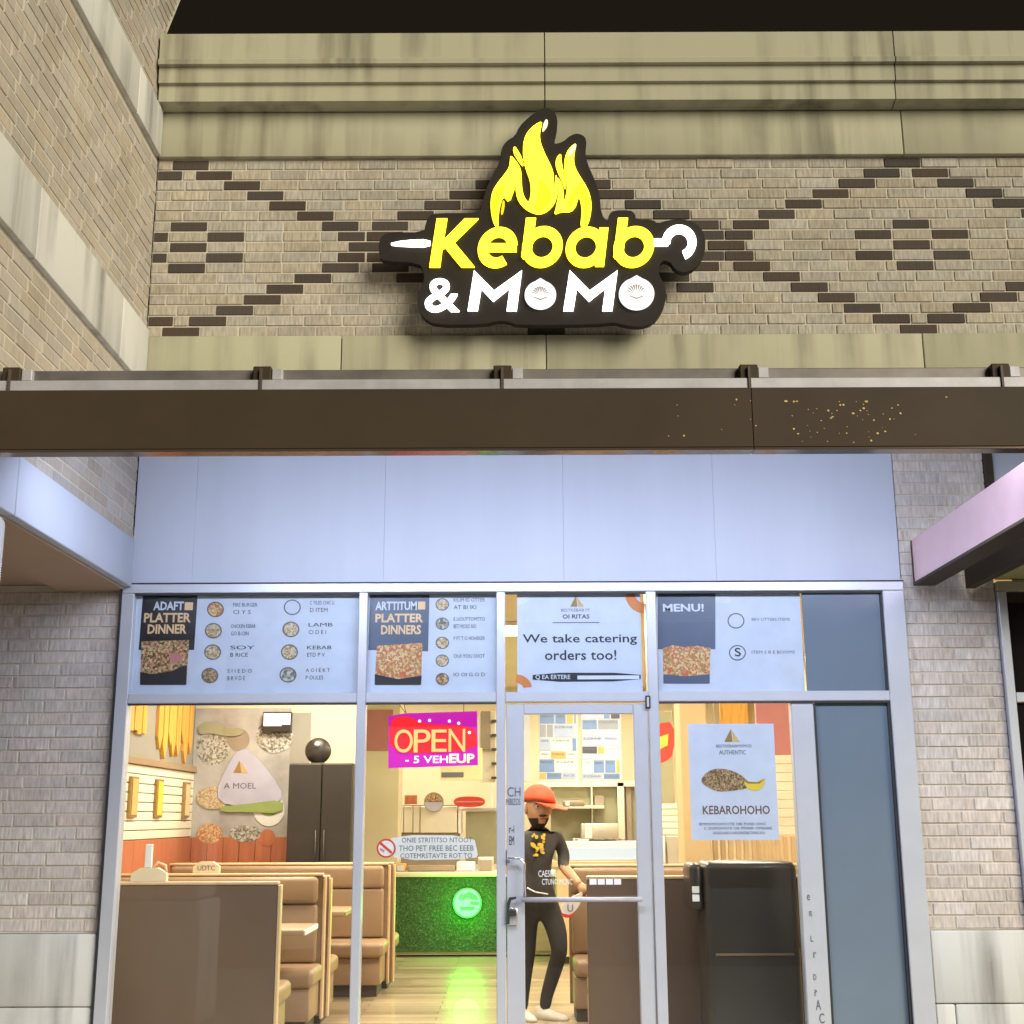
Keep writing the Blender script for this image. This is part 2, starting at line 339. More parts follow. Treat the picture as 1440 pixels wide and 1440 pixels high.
def lathe(name, prof, loc, m, parent=None, n=24, axis='Z'):
    bm = bmesh.new(); rings = []
    for r, h in prof:
        ring = []
        for k in range(n):
            a = 2 * math.pi * k / n
            co = (r * math.cos(a), r * math.sin(a), h) if axis == 'Z' else (r * math.cos(a), h, r * math.sin(a))
            ring.append(bm.verts.new(co))
        rings.append(ring)
    for a, b in zip(rings, rings[1:]):
        for k in range(n): bm.faces.new((a[k], a[(k + 1) % n], b[(k + 1) % n], b[k]))
    bm.faces.new(rings[0][::-1]); bm.faces.new(rings[-1])
    bmesh.ops.recalc_face_normals(bm, faces=bm.faces)
    me = mesh_of(bm, name)
    for p in me.polygons: p.use_smooth = len(p.vertices) == 4
    o = link(name, me, parent, m); o.location = loc
    return o
_tc = {}
def text(name, s, px0, py0, px1, py1, Y, m, parent=None, bold=0.0, shear=0.0, th=0.002):
    """lettering that fills a pixel box on the plane y = Y, facing the street"""
    key = (s, bold, shear)
    if key not in _tc:
        cu = bpy.data.curves.new('t', 'FONT'); cu.body = s; cu.offset = bold; cu.shear = shear; cu.resolution_u = 2 if len(s) > 3 else 8
        ob = bpy.data.objects.new('t', cu); COL.objects.link(ob)
        dg = bpy.context.evaluated_depsgraph_get()
        me = bpy.data.meshes.new_from_object(ob.evaluated_get(dg))
        _tc[key] = [v.co.copy() for v in me.vertices], [tuple(p.vertices) for p in me.polygons]
        bpy.data.objects.remove(ob); bpy.data.curves.remove(cu); bpy.data.meshes.remove(me)
    vs_, fs = _tc[key]
    x0 = min(v.x for v in vs_); x1 = max(v.x for v in vs_); y0 = min(v.y for v in vs_); y1 = max(v.y for v in vs_)
    a = at(px0, py0, Y); c = at(px1, py1, Y)
    W, H = c.x - a.x, a.z - c.z
    n = len(vs_); cx, cz = (a.x + c.x) / 2, (a.z + c.z) / 2
    co = [((v.x - x0) / (x1 - x0) * W - W / 2, 0.0, (v.y - y0) / (y1 - y0) * H - H / 2) for v in vs_]
    me = bpy.data.meshes.new(name)
    me.from_pydata(co, [], fs); me.update()
    bm = bmesh.new(); bm.from_mesh(me)
    r = bmesh.ops.extrude_face_region(bm, geom=list(bm.faces))
    for v in [g for g in r['geom'] if isinstance(g, bmesh.types.BMVert)]: v.co.y += th
    bmesh.ops.recalc_face_normals(bm, faces=bm.faces)
    bm.to_mesh(me); bm.free()
    o = link(name, me, parent, m); o.location = (cx, Y, cz)
    return o

# ------------------------------------------------------------------ setting: ground, floor
g = box('pavement', -14, 14, -6.0, -0.07, -0.15, 0.0, 'concrete', bev=0.01); tag(g, 'concrete pavement in front of the shop', 'pavement', kind='structure')
g = box('ground', -160, 160, -160, 60, -0.30, -0.154, 'asphalt', bev=0); tag(g, 'dark asphalt car park', 'ground', kind='structure')

# ------------------------------------------------------------------ bricks
_bm = {}
def brick_mesh(L, m, H=0.0665, D=0.05):
    k = (round(L, 3), m, H)
    if k not in _bm:
        bm = bmesh.new(); bm_box(bm, -L / 2, L / 2, -D / 2, D / 2, -H / 2, H / 2, min(0.003, L * .2))
        me = mesh_of(bm, 'brick'); me.materials.append(M[m]); _bm[k] = me
    return _bm[k]
PITCH_B, JOINT, COURSE = 0.258, 0.0105, 0.0764
def lay(parent, spans, z, m, place, dark=(), offset=0.0):
    """one course: spans (a, b) along the wall; dark = [(a, b)] bricks of the pattern, the rest filled in"""
    for a, b in spans:
        cells = []
        ds = sorted((max(x0, a), min(x1, b)) for x0, x1 in dark if x1 > a + .02 and x0 < b - .02)
        cur = a
        def fill(s, e, first):
            s0 = s
            if first and e - s > PITCH_B:
                # start with a cut so that the joints reach e in whole bricks
                rest = (e - s) % PITCH_B
                if rest > 0.05: cells.append((s, s + rest - JOINT, m)); s += rest
            while e - s > 0.03:
                t = min(s + PITCH_B, e)
                if e - t < 0.035: t = e
                cells.append((s, t - JOINT if t < e else t - JOINT * .5, m)); s = t
        if ds:
            for i, (d0, d1) in enumerate(ds):
                fill(cur, d0, i == 0); cells.append((d0, d1, 'brick_dark')); cur = d1 + JOINT
            fill(cur, b, False)
        else:
            s = a - offset % PITCH_B
            while s < b:
                c0, c1 = max(s, a), min(s + PITCH_B - JOINT, b)
                if c1 - c0 > 0.02: cells.append((c0, c1, m))
                s += PITCH_B
        for c0, c1, mm in cells:
            me = brick_mesh(c1 - c0, mm)
            o = bpy.data.objects.new('brick', me); COL.objects.link(o); o.parent = parent
            place(o, (c0 + c1) / 2, z)
            o.matrix_parent_inverse = Matrix.Translation(-Vector(parent.location))

FACE = 0.0          # brick face plane; bricks sit proud of the mortar
def front_place(o, u, z): o.location = (u, 0.025 + random.uniform(-.0025, .0025), z)
XL, XR = -2.43, 4.6
# upper front wall with the dark diamond pattern
DARK = {1: [243, 1243.7], 2: [(221, 256), 275.6, 1215, 1283], 3: [315, 669, (812, 859), 1180, 1319], 4: [347.6, 632, 841, 1143, 1359],
        5: [379, 597, 879, 1105, 1397], 6: [418, 559, 919, 1067, 1437], 7: [240, 453, 523, 960, 1031, 1256],
        8: [(215, 236), 292, (475, 513), 516, 967, (1020, 1059), 1202.6, 1311], 9: [239, 490.5, 996, 1257],
        10: [(214, 234), 290, (475, 513), 516, 967, (1020, 1060), 1204, 1313.6], 11: [236.6, 453, 523, 960, 1032, 1261.7],
        12: [414, 557, 918, 1073.6], 13: [374.6, 952, 1112.6, 1415], 14: [343, 1150.7, 1379], 15: [304, 1187, 1341],
        16: [(207, 243), 266, 1228, 1305], 17: [228, 742, 1266]}
uw = thing('brick_wall', 'tan brick wall with dark brown brick diamonds behind the lit sign', 'brick wall', (0, 0, 4.6))
Z1 = 5.887
box('mortar_bed', XL, XR, 0.006, 0.25, 4.40, 6.40, 'mortar', uw, bev=0)
for k in range(1, 18):
    z = Z1 - COURSE * (k - 1)
    py = 230 + (464 - 230) * (k - 1) / 16
    dk = []
    for d in DARK[k]:
        if isinstance(d, tuple): dk.append((at(d[0], py, 0).x, at(d[1], py, 0).x))
        else:
            x = at(d, py, 0).x; dk.append((x, x + 0.2475))
    lay(uw, [(XL + .004, XR - .3)], z, 'brick', front_place, dk)

# stone bands and cornice on the front
def stone_run(name, label, z0, z1, y0, joints, x0, x1, m='stone'):
    t = thing(name, label, 'stone band', ((x0 + x1) / 2, y0, z0))
    js = [x0] + joints + [x1]
    for a, b in zip(js, js[1:]):
        box('stone_block', a + .003, b - .003, y0, y0 + .14, z0, z1, m, t, bev=0.006, seg=2)
    return t
j1 = at(1268, 180, -.03).x
stone_run('stone_band', 'weathered stone band between the cornice and the brick diamonds', 5.932, 6.268, -0.035, [at(765, 180, -.03).x - .02, j1], XL + .002, XR)
stone_run('stone_band', 'stone sill band under the brick diamonds, just above the canopy', 4.22, 4.622, -0.035, [at(480, 490, -.03).x, at(768, 490, -.03).x, at(1298, 490, -.03).x], XL + .002, XR)
cn = thing('stone_cornice', 'stepped stone cornice with dark rain streaks along the roof edge', 'cornice', (1, -.1, 6.27))
def yz(py, Y): return at(720, py, Y).z
prof = [(0.02, 6.272), (-.055, 6.275), (-.06, yz(152, -.06)), (-.13, yz(150, -.06) + .004), (-.14, yz(141, -.14)), (-.14, yz(118, -.14)), (-.165, yz(118, -.14) + .004),
        (-.17, yz(92.5, -.17)), (-.20, yz(92.5, -.17) + .004), (-.205, yz(82, -.2)), (-.185, yz(80, -.2) + .006), (-.185, yz(46, -.185)), (0.15, yz(46, -.185) + .01), (0.15, 6.272)]
def profile_block(x0, x1):
    bm = bmesh.new(); c = (x0 + x1) / 2; h = (x1 - x0) / 2
    a = [bm.verts.new((-h, y, z - 6.6)) for y, z in prof]; b = [bm.verts.new((h, y, z - 6.6)) for y, z in prof]
    n = len(prof)
    for i in range(n): bm.faces.new((a[i], b[i], b[(i + 1) % n], a[(i + 1) % n]))
    bm.faces.new(a); bm.faces.new(b[::-1]); bmesh.ops.recalc_face_normals(bm, faces=bm.faces)
    bmesh.ops.triangulate(bm, faces=[f for f in bm.faces if len(f.verts) > 4])
    o = link('cornice_block', mesh_of(bm, 'cornice_block'), cn, 'stone'); o.location = (c, 0, 6.6)
jx = [XL + .01, at(766, 90, -.17).x, at(1258, 90, -.17).x, XR]
for a, b in zip(jx, jx[1:]): profile_block(a + .004, b - .004)

# left side wall that stands out towards the street
sw = thing('brick_wall', 'tall side wall of tan brick at left, running out towards the street', 'brick wall', (-2.5, -1.5, 2.95))
YF = -3.35
prism_pts = None
def side_prism(name, y0, y1, z0, z1, x0, x1, m, parent, bev=0.006): return box(name, x0, x1, y0, y1, z0, z1, m, parent, bev)
box('mortar_bed', XL - .5, XL - .006, YF, 0.0, 3.0, 8.2, 'mortar', sw, bev=0)
# the wall goes on behind the front's roof line and ends in a raking edge
bm = bmesh.new()
pp = [(0.0, 6.4), (0.02, 6.4), (0.02, 6.93), (0.77, 8.2), (0.0, 8.2)]
fa = [bm.verts.new((0, y, z)) for y, z in pp]; fb = [bm.verts.new((-.494, y, z)) for y, z in pp]
bm.faces.new(fa); bm.faces.new(fb[::-1])
for i in range(5): bm.faces.new((fa[i], fb[i], fb[(i + 1) % 5], fa[(i + 1) % 5]))
bmesh.ops.recalc_face_normals(bm, faces=bm.faces)
o = link('parapet_return', mesh_of(bm, 'parapet_return'), sw, 'mortar'); o.location = (XL - .006, 0, 0)
def side_place(o, u, z):
    o.location = (XL - .027 + random.uniform(-.0025, .0025), u, z); o.rotation_euler = (0, 0, R(90))
row = 0
for z0, z1 in ((3.235, 4.262), (4.662, 5.930), (6.275, 7.45)):
    k = 0; z = z0 + .004 + COURSE / 2
    while z + COURSE / 2 < z1 + .02:
        ym = YF + .35 if z < 4.5 else (YF + .5 if z < 6.2 else -2.0)
        lay(sw, [(ym, -.004 if z < 6.95 else (z - .04 - 6.93) * .59)], z, 'brick_side', side_place, (), [0, .129, .043][row % 3]); z += COURSE; row += 1
for (z0, z1, xo, lab) in ((4.262, 4.662, .028, 'pale stone band on the left side wall, the lower of its two upper bands'), (5.930, 6.272, .028, 'pale stone band near the top of the left side wall')):
    t = thing('stone_band', lab, 'stone band', (XL, -1.5, z0))
    for a, b in ((YF, -2.02), (-2.02, -.60), (-.60, -.04)):
        box('stone_block', XL - .1, XL + xo, a + .003, b - .003, z0, z1, 'stone_pale', t, bev=0.006, seg=2)
t = thing('stone_lintel', 'pale lintel carrying the left side wall above the brown soffit', 'lintel', (XL, -1.5, 2.94))
for a, b in ((YF, -2.0), (-2.0, -.055)):
    box('stone_block', XL - .45, XL + .03, a + .003, b - .003, 2.93, 3.235, 'fascia', t, bev=0.008, seg=2)
o = box('soffit', -4.6, XL - .452, YF, .2, 2.957, 3.0, 'soffit', bev=0); tag(o, 'brown soffit under the left side wall', 'soffit', kind='structure')
o = box('soffit', XL - .449, XL - .02, YF, -.002, 2.915, 2.928, 'soffit', bev=0); tag(o, 'brown soffit strip beneath the left lintel', 'soffit', kind='structure')
# front corner column of the left arcade
cx = at(12, 740, -2.1).x
t = thing('stone_column', 'pale rounded column edge at the far left under the lintel', 'column', (cx - .3, -2.4, 0))
box('shaft', cx - .6, cx, -2.7, -2.1, 0.9, 2.90, 'stone_pale', t, bev=0.05, seg=4)
box('base', cx - .63, cx + .03, -2.73, -2.07, 0, .897, 'stone_pale', t, bev=0.02, seg=2)

# brick piers beside the shop window
def pier(x0, x1, ztop, label, seed):
    t = thing('brick_pier', label, 'brick pier', ((x0 + x1) / 2, .1, 0))
    box('mortar_bed', x0 + .004, x1 - .004, 0.006, .3, .845, ztop, 'mortar', t, bev=0)
    z = .849 + COURSE / 2; i = seed
    while z + COURSE / 2 < ztop + .02:
        lay(t, [(x0, x1)], z, 'brick_pier', front_place, (), [0, .172, .086, .215, .03][i % 5]); z += COURSE; i += 1
    for (z0, z1, js) in ((.435, .842, .45), (0, .43, .2)):
        xs = [x0 - .0, x0 + (x1 - x0) * js, x1]
        if js == .45 and x0 > 0: xs = [x0, x1]
        for a, b in zip(xs, xs[1:]): box('stone_block', a + .003, b - .003, -.035, .3, z0, z1, 'stone_pale', t, bev=0.008, seg=2)
    return t
pier(-3.6, -2.475, 2.953, 'grey tan brick pier on a stone base, left of the shop window', 0)
pier(2.475, 3.06, 4.20, 'grey tan brick pier on a stone base, right of the shop window', 2)

# ------------------------------------------------------------------ fascia above the shop window
fs = thing('fascia', 'pale blue-grey metal fascia panels above the shop window', 'fascia', (0, 0, 2.96))
fx = [XL + .004, at(275, 720, 0).x, at(541, 720, 0).x, at(792, 720, 0).x, 1.30, 2.470]
for a, b in zip(fx, fx[1:]):
    box('metal_panel', a + .0004, b - .0004, 0.0, .12, 2.965, 4.215, 'fascia', fs, bev=0.0008)

# ------------------------------------------------------------------ canopy
ca = thing('canopy', 'dark bronze steel canopy beam crossing the whole shopfront', 'canopy', (0, -3.1, 2.92))
zb, zt = at(720, 634, -3.10).z, at(720, 546, -3.10).z
jb = at(1058, 590, -3.1).x
for a, b in ((-6.5, jb), (jb, 6.5)):
    box('front_beam', a + .0002, b - .0002, -3.10, -3.04, zb + .012, zt, 'bronze', ca, bev=0.003)
    box('bottom_lip', a + .001, b - .001, -3.105, -3.035, zb, zb + .010, 'bronze_lip', ca, bev=0.002)
# metal roof sheets rising to the wall, one metre wide, joints under dark clips
zr0, zr1 = zt + .004, at(720, 552, -.04).z
cl = [at(x, 530, -2.98).x for x in (20, 370, 706, 1050, 1402)]
stp = (cl[-1] - cl[0]) / 4
xs = [cl[0] - stp * 2, cl[0] - stp] + cl + [cl[-1] + stp, cl[-1] + 2 * stp]
def slab(name, x0, x1, p0, p1, th, m, parent):
    bm = bmesh.new(); c = (x0 + x1) / 2; h = (x1 - x0) / 2
    q = [(p0[0], p0[1]), (p1[0], p1[1]), (p1[0], p1[1] + th), (p0[0], p0[1] + th)]
    a = [bm.verts.new((-h, y, z)) for y, z in q]; b = [bm.verts.new((h, y, z)) for y, z in q]
    for i in range(4): bm.faces.new((a[i], b[i], b[(i + 1) % 4], a[(i + 1) % 4]))
    bm.faces.new(a); bm.faces.new(b[::-1]); bmesh.ops.recalc_face_normals(bm, faces=bm.faces)
    o = link(name, mesh_of(bm, name), parent, m); o.location = (c, 0, 0); return o
for a, b in zip(xs, xs[1:]):
    a2, b2 = a, b
    if a < XL + .05: a2 = max(a, -6.3)
    lo = -3.03
    hi = -.05
    if b2 < XL: continue
    a3 = max(a2, XL + .045)
    slab('roof_sheet', a3 + .004, b2 - .004, (lo, zr0 - .03), (hi, zr1 - .05), .022, 'flash', ca)
z_a, z_b = at(720, 536, -3.0).z, at(720, 517, -3.0).z
for a, b in zip(xs, xs[1:]):
    box('edge_flashing', a + .006, b - .006, -3.03, -3.0, zt - .03, z_a, 'flash', ca, bev=0.002)
    box('gutter_rail', a + .02, b - .02, -2.985, -2.95, z_a + .002, z_b, 'galv', ca, bev=0.004)
for x in xs:
    box('clip', x - .035, x + .04, -3.02, -2.93, z_a - .002, z_b + .004, 'bronze', ca, bev=0.004)
    box('clip_plate', x + .042, x + .085, -3.012, -2.94, z_a + .006, z_b - .004, 'flash', ca, bev=0.003)
    box('seam', x - .005, x + .006, -3.036, -3.02, zt - .02, z_b - .01, 'kick', ca, bev=0.001)
bm = bmesh.new(); rs = random.Random(5)
for i in range(64):
    px = rs.gauss(1185, 62) if i > 8 else rs.uniform(940, 1060); py = rs.uniform(552, 622)
    p = at(px, py, -3.1012); s = rs.choice([.0015, .002, .003, .0045]); e = rs.uniform(.7, 1.8)
    vv = [bm.verts.new((p.x + s * e * math.cos(a + i), -3.1012, p.z + s * math.sin(a + i))) for a in (0, 1.2, 2.3, 3.4, 4.6, 5.5)]
    bm.faces.new(vv[::-1])
o = link('paint_specks', mesh_of(bm, 'paint_specks'), ca, 'gold'); tag(o, kind='stuff')
# side beam on the right, running from the wall towards the street
xb = at(1285, 800, -.12).x
sb = thing('canopy_side_beam', 'bronze steel beam at right running from the brick pier towards the street', 'beam', (xb, -1.6, 2.9))
box('web', xb, xb + .012, -3.03, -.12, 2.93, 3.20, 'pink_lit_bronze', sb, bev=0.002)
box('bottom_flange', xb - .012, xb + .13, -3.03, -.12, 2.908, 2.928, 'bronze', sb, bev=0.003)
box('back_channel', xb + .34, xb + .40, -3.03, -.05, 2.90, 3.16, 'bronze', sb, bev=0.003)
box('end_plate', xb - .004, xb + .13, -.118, -.10, 2.91, 3.20, 'bronze', sb, bev=0.003)
# linear lamps fixed under the roof sheets
def canopy_lamp(x, label):
    yl = -2.0; zl = zr0 + (zr1 - zr0) * ((yl + 3.03) / 2.98) - .10
    t = thing('linear_lamp', label, 'lamp', (x, yl, zl), 'lamps under the canopy')
    h = box('housing', x - .62, x + .62, yl - .05, yl + .05, zl, zl + .05, 'flash', t, bev=0.006); h.rotation_euler = (R(48), 0, 0)
    h = box('lens', x - .60, x + .60, yl - .02, yl + .06, zl - .015, zl - .006, 'led', t, bev=0.004); h.rotation_euler = (R(48), 0, 0)
    ld = bpy.data.lights.new('lamp_light', 'AREA'); ld.shape = 'RECTANGLE'; ld.size = 1.2; ld.size_y = .08; ld.energy = 39; ld.color = (0.70, 0.78, 1.0)
    lo = bpy.data.objects.new('lamp_light', ld); COL.objects.link(lo); lo.parent = t; lo.location = (0, .03, -.04)
    lo.rotation_euler = (R(38), 0, 0)
for x, lab in ((-1.3, 'left'), (0.3, 'middle'), (1.95, 'right')): canopy_lamp(x, 'slim linear lamp under the canopy roof, the %s one of three' % lab)

# ------------------------------------------------------------------ neighbour bay on the far right
nb = thing('neighbour_shopfront', 'dark neighbouring shop window at the far right edge', 'shop window', (3.5, 0, 0))
box('fascia_panel', 3.12, 4.6, .0, .1, 2.99, 4.21, 'fascia', nb, bev=.002)
box('corner_strip', 3.062, 3.115, -.03, .1, 2.99, 4.21, 'bronze', nb, bev=.003)
box('soffit_panel', 3.066, 4.6, -.9, -.002, 2.965, 2.985, 'soffit_y', nb, bev=.002)
box('header', 3.066, 4.6, -.04, .06, 2.89, 2.95, 'stone', nb, bev=.004)
box('mullion', 3.066, 3.12, -.035, .06, 0, 2.885, 'alu', nb, bev=.003)
zc = at(1420, 981, 0).z
box('transom_bar', 3.124, 4.6, -.03, .06, zc - .03, zc + .03, 'alu', nb, bev=.003)
box('pane', 3.124, 4.6, .0, .012, zc + .032, 2.886, 'dark_glass', nb, bev=0)
box('pane', 3.124, 4.6, .0, .012, 0.02, zc - .032, 'dark_glass', nb, bev=0)

# ------------------------------------------------------------------ shopfront frame, panes, door
st = thing('storefront', 'aluminium shopfront with menu posters in the transom and a glass door', 'shopfront', (0, 0, 0))
zh1 = 2.960; zh0 = at(720, 832, -.05).z
zt1, zt0 = at(720, 973, -.05).z, at(720, 987, -.05).z
XJ0, XJ1 = -2.47, 2.470
def X(px, py=985): return at(px, py, -.05).x
mul = [(XJ0, X(179)), (X(501.5), X(514)), (X(698), X(710.5)), (X(912), X(926.5)), (X(1252.5), XJ1)]
for a, b in mul: box('mullion', a, b, -.05, .06, 0.0, zh0 - .001, 'alu', st, bev=.004)
box('header_bar', XJ0, XJ1, -.052, .06, zh0, zh1, 'alu', st, bev=.004)
box('header_trim', XJ0, XJ1, -.058, -.0535, zh1 - .012, zh1 - .004, 'alu_dark', st, bev=0)
opens = [(a[1], b[0]) for a, b in zip(mul, mul[1:])]
for i, (a, b) in enumerate(opens):
    box('transom_bar', a + .001, b - .001, -.048, .06, zt0, zt1, 'alu', st, bev=.004)
    box('gasket', a + .002, b - .002, -.040, -.02, zh0 - .013, zh0 - .002, 'alu_dark', st, bev=0)
    # transom pane
    if i < 3: box('pane', a + .002, b - .002, -.004, .004, zt1 + .001, zh0 - .002, 'glass', st, bev=0)
    if i in (0, 1): box('pane', a + .002, b - .002, -.004, .004, .10, zt0 - .002, 'glass', st, bev=0); box('sill', a + .001, b - .001, -.05, .06, 0, .098, 'alu', st)
    if i != 2: box('gasket', a + .002, b - .002, -.040, -.02, zt0 - .012, zt0 - .002, 'alu_dark', st, bev=0)
a, b = opens[3]
xs1 = at(1131, 900, 0).x
box('pane', a + .002, xs1 - .003, -.004, .004, zt1 + .001, zh0 - .002, 'glass', st, bev=0)
box('spandrel_panel', xs1 - .002, b - .001, -.010, .006, zt1 + .0005, zh0 - .0005, 'spandrel', st, bev=0)
box('gasket', b - .0145, b - .001, -.03, .0, zt1 + .001, zh0 - .014, 'alu_dark', st, bev=0)
xp0, xp1 = at(1111, 1000, 0).x, at(1143, 1000, 0).x
box('pane', a + .002, xp0 - .003, -.004, .004, .10, zt0 - .002, 'glass', st, bev=0)
box('side_panel', xp0, xp1, -.03, .05, .10, zt0 - .0005, 'alu', st, bev=.006)
box('gasket', xp1 + .001, xp1 + .012, -.028, -.005, .10, zt0 - .014, 'alu_dark', st, bev=0)
box('spandrel_panel', xp1 + .013, b - .001, -.010, .006, .10, zt0 - .0005, 'spandrel', st, bev=0)
box('gasket', b - .017, b - .002, -.035, -.005, .10, zt0 - .014, 'alu_dark', st, bev=0)
box('sill', a + .001, b - .001, -.05, .06, 0, .098, 'alu', st)
box('jamb_trim', XJ0 - .001, XJ0 + .012, -.060, -.0515, 0, 2.94, 'alu_dark', st, bev=0)
# door
da, db = opens[2]
dr = box('door', da + .006, db - .006, -.012, -.004, .06, zt0 - .012, 'glass', st, bev=0)
ztr = at(800, 1004, -.03).z
xl1, xr0 = at(737, 1100, -.03).x, at(893, 1100, -.03).x
for (x0, x1) in ((da + .006, xl1), (xr0, db - .006)):
    box('stile', x0, x1, -.035, .01, .02, zt0 - .014, 'alu', dr, bev=.004)
box('top_rail', xl1 + .001, xr0 - .001, -.034, .01, ztr, zt0 - .014, 'alu', dr, bev=.004)
box('bottom_rail', xl1 + .001, xr0 - .001, -.034, .01, .02, .22, 'alu', dr, bev=.004)
zp = at(820, 1265, -.08).z
tube('push_bar', [(xl1 - .02, -.085, zp), (xr0 + .02, -.085, zp)], .014, 'flash', dr, 12)
hx0, hx1 = at(715, 1200, -.09).x, at(737.5, 1200, -.09).x
hz0, hz1 = at(720, 1262, -.09).z, at(720, 1207, -.09).z
tube('pull_handle', [(hx0, -.035, hz1 - .02), (hx0, -.08, hz1), (hx1 - .03, -.09, hz1), (hx1, -.09, hz1 - .03), (hx1, -.09, hz0 + .01), (hx1, -.04, hz0)], .009, 'chrome', dr, 10)
lk = pbox('lock', 713, 1277, 728, 1301, -.06, -.037, 'chrome', dr, bev=.004, seg=2)
pbox('thumb_turn', 716, 1280, 726, 1288, -.072, -.061, 'alu_dark', lk, bev=.002)
ppoly('lever', [(712, 1300), (713, 1270), (716, 1262), (726, 1261), (726, 1264), (719, 1266), (717, 1274), (716, 1300)], -.075, .012, 'alu_dark', dr)
pbox('hinge', 907.5, 978, 915, 996, -.062, -.036, 'alu_dark', st, bev=.003)
pbox('hinge_pin', 909.5, 980, 913, 994, -.068, -.0625, 'alu', st, bev=.002)
# stickers on the door stile
for s, y0, y1 in (('CH', 1107, 1120), ('MIBIZOS', 1123, 1132)):
    text('sticker_lettering', s, 711.5 + (2 if y0 < 1110 else 0), y0, 732, y1, -.0375, 'ink_soft', dr)
for s, y0, y1 in (('r-i', 1161, 1171), ('EM', 1176, 1188)):
    text('sticker_lettering', s, 716, y0, 723, y1, -.0375, 'ink', dr)
text('sticker_lettering', 'CAESIRE', 757, 1224, 783, 1233, -.016, 'paper_white', dr, 0)
text('sticker_lettering', 'CTUNO MCNC', 762, 1236, 805, 1244, -.016, 'paper_white', dr, 0)
for i in range(4): pbox('sticker', 829 + i * 11.5, 1236, 839 + i * 11.5, 1244, -.016, -.0135, 'paper_white', dr, bev=0)
# scribbles on the white side panel
for s, x, y in (('e', 1137, 1262), ('EQ', 1140, 1285), ('L', 1142, 1320), ('r', 1146, 1343), ('D', 1146, 1374), ('?', 1147, 1396), ('A', 1151, 1413), ('C', 1156, 1432)):
    h = 7 if s in 'AC' else 4
    text('scribble', s, x - h * .55, y - h, x + h * .55, y + h, -.0325, 'ink_soft', st)

# ------------------------------------------------------------------ illuminated sign
S2 = lambda p: (480 + p[0] / 2.5714, 130 + p[1] / 2.5714)
S7 = lambda p: (670 + p[0] / 7.2, 140 + p[1] / 7.2)
YS = -.20
pc = at(765, 400, YS)
sg = thing('illuminated_sign', 'lit kebab and momo sign with a yellow flame and a white skewer', 'sign', (pc.x, YS, pc.z))
outl = [(135, 575), (136, 540), (148, 516), (175, 506), (298, 506), (306, 470), (318, 446), (340, 436), (480, 436), (504, 428), (510, 400), (522, 352), (548, 296), (574, 250), (578, 205), (596, 176), (628, 158),
        (644, 122), (678, 88), (714, 64), (744, 55), (770, 66), (782, 96), (780, 135), (764, 188), (800, 180), (828, 155), (856, 147), (882, 160), (887, 185), (882, 215), (890, 258), (914, 310), (934, 370), (940, 440), (962, 468),
        (968, 440), (986, 426), (1044, 425), (1062, 438), (1066, 460), (1128, 460), (1142, 474), (1180, 462), (1230, 457), (1280, 470), (1310, 502), (1319, 550), (1308, 600), (1280, 636), (1240, 652), (1206, 640), (1190, 612),
        (1160, 606), (1145, 638), (1150, 662), (1170, 700), (1176, 742), (1162, 790), (1128, 834), (1076, 848), (1022, 840), (985, 830), (930, 838), (640, 842), (600, 826), (560, 826), (520, 838), (340, 840), (294, 814), (273, 768), (279, 716), (300, 682), (298, 646), (282, 616), (155, 610), (140, 596)]
def smooth(p, it=2):
    for _ in range(it):
        q = []
        for i in range(len(p)):
            a, b = p[i], p[(i + 1) % len(p)]
            q += [(a[0] * .75 + b[0] * .25, a[1] * .75 + b[1] * .25), (a[0] * .25 + b[0] * .75, a[1] * .25 + b[1] * .75)]
        p = q
    return p
ppoly('backing_panel', [S2(p) for p in smooth(outl, 1)], YS, .06, 'sign_back', sg, 'sign_side')
for x, y in ((620, 400), (900, 400), (765, 250), (700, 440), (860, 440), (560, 345), (965, 345)):
    p = at(x, y, YS + .06)
    tube('standoff', [(p.x, YS + .06, p.z), (p.x, .0, p.z)], .012, 'sign_side', sg, 8)
YL = YS - .020
def letter(name, pts, m, par=sg, dy=0.0, conv=S2): return ppoly(name, [conv(p) for p in pts], YL - dy, .018, m, par)
letter('letter_k', [(345, 455), (383, 455), (370, 533), (446, 455), (496, 455), (408, 541), (482, 630), (434, 630), (376, 560), (365, 566), (357, 630), (318, 630)], 'lit_yellow')
e = letter('letter_e', arc_band(565, 559, 71, 73, 35, 8, 305, shear=.13), 'lit_yellow')
letter('crossbar', [(512, 545), (634, 545), (634, 574), (508, 574)], 'lit_yellow', e, .001)
for nm, cxx, sx in (('letter_b', 727, 668), ('letter_b', 1058, 1001)):
    bb = letter(nm, arc_band(cxx, 557, 73, 74, 35, 0, 359.5, 48, .10), 'lit_yellow')
    letter('stem', [(sx, 453), (sx + 36, 453), (sx + 18, 590), (sx - 10, 600), (sx - 17, 590)], 'lit_yellow', bb, .001)
aa = letter('letter_a', arc_band(884, 558, 72, 73, 34, 0, 359.5, 48, .10), 'lit_yellow')
letter('stem', [(934, 488), (966, 488), (950, 627), (918, 627)], 'lit_yellow', aa, .001)
letter('skewer_blade', smooth([(165, 548), (225, 534), (322, 530), (322, 557), (225, 555)], 1), 'lit_white')
hd = letter('skewer_handle', arc_band(1222, 541, 62, 63, 30, 185, -68, 40), 'lit_white')
letter('shank', [(1132, 528), (1182, 528), (1182, 553), (1132, 553)], 'lit_white', hd, .001)
p0, p1 = S2((303, 672)), S2((427, 792))
text('ampersand', '&', p0[0], p0[1], p1[0], p1[1], YL, 'lit_white', sg, .012, 0, .018)
